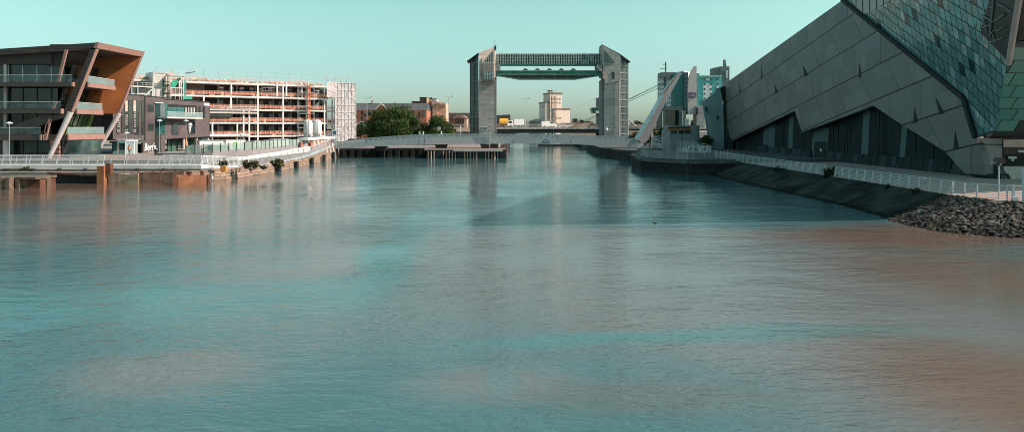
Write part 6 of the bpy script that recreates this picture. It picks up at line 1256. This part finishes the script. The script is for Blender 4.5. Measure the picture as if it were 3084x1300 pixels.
for x0,y0,x1,y1 in ((1316,308,1325,312.5),(1326,313,1340,321),(1303,336,1306,343),(1289,334,1293,346)): MB().box(P(x0,0,d-3).x,P(x1,0,d-3).x,d-3.2,d-2,P(0,y1,d-3).z,P(0,y0,d-3).z).build('window', CONCL if y0 < 310 else mat('peach_dark', (.40,.22,.16), .8), t)
t = thing('low_brick_house', (P(1385,0,300).x,300,1.9), 'low brick house with a hipped pink roof left of the left tower', 'house'); d = 300.0
MB().box(P(1370,0,d).x,P(1398,0,d).x,d,d+10,1,P(0,356,d).z).build('wall', mat('dark_brick_far', (.12,.07,.06), .9), t); MB().box(P(1398,0,d).x,P(1406,0,d).x,d,d+10,1,P(0,356,d).z).build('wall', TAN, t); MB().prism([P(1364,356,d-.5), P(1378,347,d-.5), P(1394,347,d-.5), P(1408,357,d-.5)], (0,11,0)).build('roof', mat('pink_roof', (.36,.24,.22), .85), t); MB().box(P(1380,0,d).x,P(1390,0,d).x,d-1,d+2,P(0,357,d).z,P(0,350,d).z).build('chimney', BKF, t)
bld('long_warehouse', 'long dark brown roofed warehouse left of the left tower', 345, [(1330,352,1440,0,BKF)], [[(1325,353),(1325,340),(1445,340),(1445,353)]], rm=mat('brown_roof', (.13,.11,.10), .9))
bld('terraced_houses', 'dark roofed houses seen above the yellow lorry', 345, [(1480,366,1536,0,BKF)], [[(1478,366),(1495,347),(1513,347),(1500,366)],[(1500,366),(1513,346),(1537,345),(1537,362),(1528,362)]])
t = bld('grey_shed', 'dark grey-green shed left of the pale silo', 400, [(1594,366,1632,0,GRN)], [[(1593,366),(1612,358),(1634,358),(1634,366)]], rm=GRN); bld('small_kiosk', 'small pale kiosk right of the white lorry', 380, [(1577,364,1594,0,CONCL)])
bld('riverside_wall', 'long peach brick wall right of the pale silo', 330, [(1690,370,1812,0,TAN)], dep=3, cat='wall'); bld('flat_roof_block', 'dark flat-roofed blocks right of the pale silo', 430, [(1718,368,1760,0,GRN),(1728,357,1739,0,DARK),(1738,364,1748,0,CONCL),(1746,361,1758,0,DARK),(1760,366,1785,0,BKF),(1769,364,1776,0,CONCL)])
bld('low_shops', 'low peach shops under the raised road left of the left tower', 250, [(1374,384,1420,0,TAN),(1374,400,1416,0,CONCL)], [[(1374,392),(1420,394),(1422,397),(1374,396)]], rm=CONCL, wins=[(1384,398,1390,404),(1396,396,1401,403),(1406,398,1412,404)])
bld('pink_buildings', 'low pinkish buildings seen below the leaning mast', 300, [(1960,374,2010,0,TAN),(1893,378,1960,0,mat('pink_wall', (.55,.38,.33), .85))])
# things seen under the road bridge
MB().box(P(1556,0,470).x,P(1648,0,470).x,470,474,-1,P(0,402,470).z).build('river_wall', CONCL, label='pale concrete river wall seen below the road bridge', cat='wall')
def boat(px, d, L_, label, hc, cc):
    x = P(px,0,d).x; t = thing('moored_boat', (x,d,0), label, 'boat'); MB().prism([(x-L_/2,d,1.6),(x-L_/2+.8,d,-.3),(x+L_/2-.6,d,-.3),(x+L_/2,d,1.5)], (0,3,0)).build('hull', hc, t); MB().box(x-L_*.3,x+L_*.05,d+.4,d+2.6,1.4,3.4).build('wheelhouse', cc, t); MB().box(x-L_*.27,x+L_*.02,d+.3,d+.42,2.3,3.1).build('window', GLS, t); MB().tube((x,d+1,1.5),(x,d+1,5),.08,5).build('mast', DARK, t)
boat(1604,400,5,'small dark boat with a white wheelhouse moored beneath the road bridge', BLACK, WHITE); boat(1545,380,8,'dark barge with tyres at the left bank beneath the road bridge', BLACK, DARK); boat(1508,330,5,'grey workboat near the foot of the left tower', GRN, CONCL)
boat(1672,420,6,'pale boat at the right bank beneath the road bridge', WHITE, RUSTL); boat(1700,425,7,'boat with an orange superstructure at the right bank beneath the bridge', DARK, ORN)
t = thing('container', (P(1735,0,380).x,380,2), 'pale container on the right bank beneath the road bridge', 'container'); MB().box(P(1727,0,380).x,P(1741,0,380).x,380,383,1.8,P(0,403,380).z+1).build('body', STEEL, t); MB().box(P(1727,0,380).x,P(1741,0,380).x,379.9,380,3.4,3.6).build('rib', DARK, t)
MB().box(P(1620,0,250).x, P(1770,0,250).x+2, 246, 248, -1, .6).build('floating_pontoon', mat('pontoon', (.04,.04,.04), .9), label='low dark pontoon on the water right of centre below the footbridge', cat='pontoon')
# ------------------------------------------------------------------ trees
tree('broadleaf_tree', (P(1183,0,184).x,184,1.9), 9.4, 7.8, 26000, .17, LEAF, 'largest broad green tree behind the left end of the footbridge', seed=11, blobs=42, low=.06, trunk=.35)
tree('broadleaf_tree', (P(1136,0,186).x,187,1.9), 8.3, 4.2, 9000, .17, LEAF, 'darker crown at the left edge of the largest tree', seed=12, blobs=14, low=.05)
tree('broadleaf_tree', (P(1235,0,186).x,188,1.9), 8.0, 4.6, 9000, .17, LEAF, 'yellowish-green crown at the right edge of the largest tree', seed=13, blobs=14, low=.06)
tree('broadleaf_tree', (P(1328,0,186).x,186,1.9), 7.0, 5.6, 15000, .16, LEAF, 'rounded green tree behind the keyhole monument', seed=14, blobs=28, low=.05)
tree('broadleaf_tree', (P(1290,0,190).x,190,1.9), 5.8, 4.4, 8000, .16, LEAFD, 'dark crown between the two larger green trees', seed=15, blobs=10, low=.05)
tree('shrub_tree', (P(1086,0,240).x,240,1.9), 6.8, 2.6, 2500, .2, LEAFB, 'olive shrub in front of the red brick range', seed=16, blobs=8)
tree('conifer_tree', (P(2085,0,190).x,190,2), 6.9, 2.3, 7000, .15, LEAFD, 'dark pointed evergreen in front of the hotel fin', seed=17, blobs=22, conical=True, low=.0)
for px, d, h, rx, lab, mt_, sd in ((1956,172,4.9,2.6,'dark green bush tree just right of the mast foot',LEAF,18),(1982,176,4.6,2.5,'yellow-green bush tree between the mast and the orange-boxed post',LEAF,19),(1918,190,3.2,2.6,'olive bush tree just left of the mast foot',LEAFB,20),(1902,196,2.6,2.4,'olive bush tree at the foot of the right tower glazing',LEAFB,21),(2035,160,4.6,2.6,'dark bushy tree above the orange band of the drum building',LEAFD,22),(2004,165,4.6,2.4,'dark bush tree beside the left side of the drum building',LEAFD,23),(2122,150,3.4,1.7,'green bush tree between the drum building and the leaning wing',LEAF,24),(2012,172,3.6,2.2,'shaded bush tree left behind the drum building',LEAFD,25)):
    tree('bush_tree', (P(px,0,d).x,d,1.9), h, rx, 4200, .14, mt_, lab, seed=sd, blobs=9, low=.05, trunk=.12)
m = leaves([(P(1905+i*9,0,560).x,560+i*3,4.5+2*((i*7)%3),4,3,3.2) for i in range(5)], 2500, .6, 5, .2); m.build('distant_trees', LEAFD, kind='stuff', label='far dark tree line on the horizon right of the barrier')

# quay ladders, fenders and small furniture
def ladder(x, y, z0, z1, label):
    t = thing('quay_ladder', (x,y,z0), label, 'ladder'); m = MB()
    for dx in (-.2,.2): m.tube((x+dx,y,z0),(x+dx,y,z1+.5),.035,5)
    k = z0+.2
    while k < z1: m.tube((x-.2,y,k),(x+.2,y,k),.025,5); k += .3
    m.build('ladder_frame', RUST, t)
ladder(-40.6, 83.85, -.3, 1.2, 'rusty access ladder on the brown wall behind the rusty box'); ladder(-14.5, 158.5, -.3, 1.7, 'rusty access ladder on the dark sheet piles behind the jetty')
for i, (x, y) in enumerate(((-33.95,106),(-34.35,116),(-34.9,127),(-35.4,137),(-36.3,148))):
    MB().box(x-.05, x+.35, y-.5, y+.5, -.8, .9+.12*i).build('timber_fender', BLACK, label='dark vertical timber fender bolted to the pinkish stone river wall', cat='fender', group='fenders along the stone river wall')
def bin_(x, y, label): t = thing('litter_bin', (x,y,1.9), label, 'bin'); MB().lathe((x,y,1.9), [(.26,0),(.28,.85),(.3,.9)], 10).build('bin_body', DARK, t); MB().lathe((x,y,2.8), [(.31,0),(.2,.12)], 10).build('bin_lid', STEEL, t)
bin_(P(470,0,120).x, 120, 'dark litter bin near the shop lettering of the restaurant'); bin_(P(610,0,124).x, 124, 'dark litter bin by the glass balustrade under the cone sign')
def tableset(px, d, label):
    x = P(px,0,d).x; t = thing('cafe_table', (x,d,1.9), label, 'table'); MB().lathe((x,d,2.6), [(.42,0),(.42,.05)], 12).build('table_top', CONCL, t); MB().tube((x,d,1.9),(x,d,2.6),.04,6).build('pedestal', DARK, t)
tableset(368, 119, 'small round cafe table left of the white framed entrance box'); tableset(541, 128, 'small round cafe table left of the furled orange parasol')
person('person', (P(389,0,119).x,119,1.9), 1.72, R(60), 'person in an orange top beside the white framed entrance box', (.60,.22,.10), (.05,.06,.08))
person('person', (P(1004,0,150).x,150,3.0), 1.72, R(-90), 'person in white at the top of the baluster walkway beside the notice board', (.62,.60,.60), (.12,.13,.16))
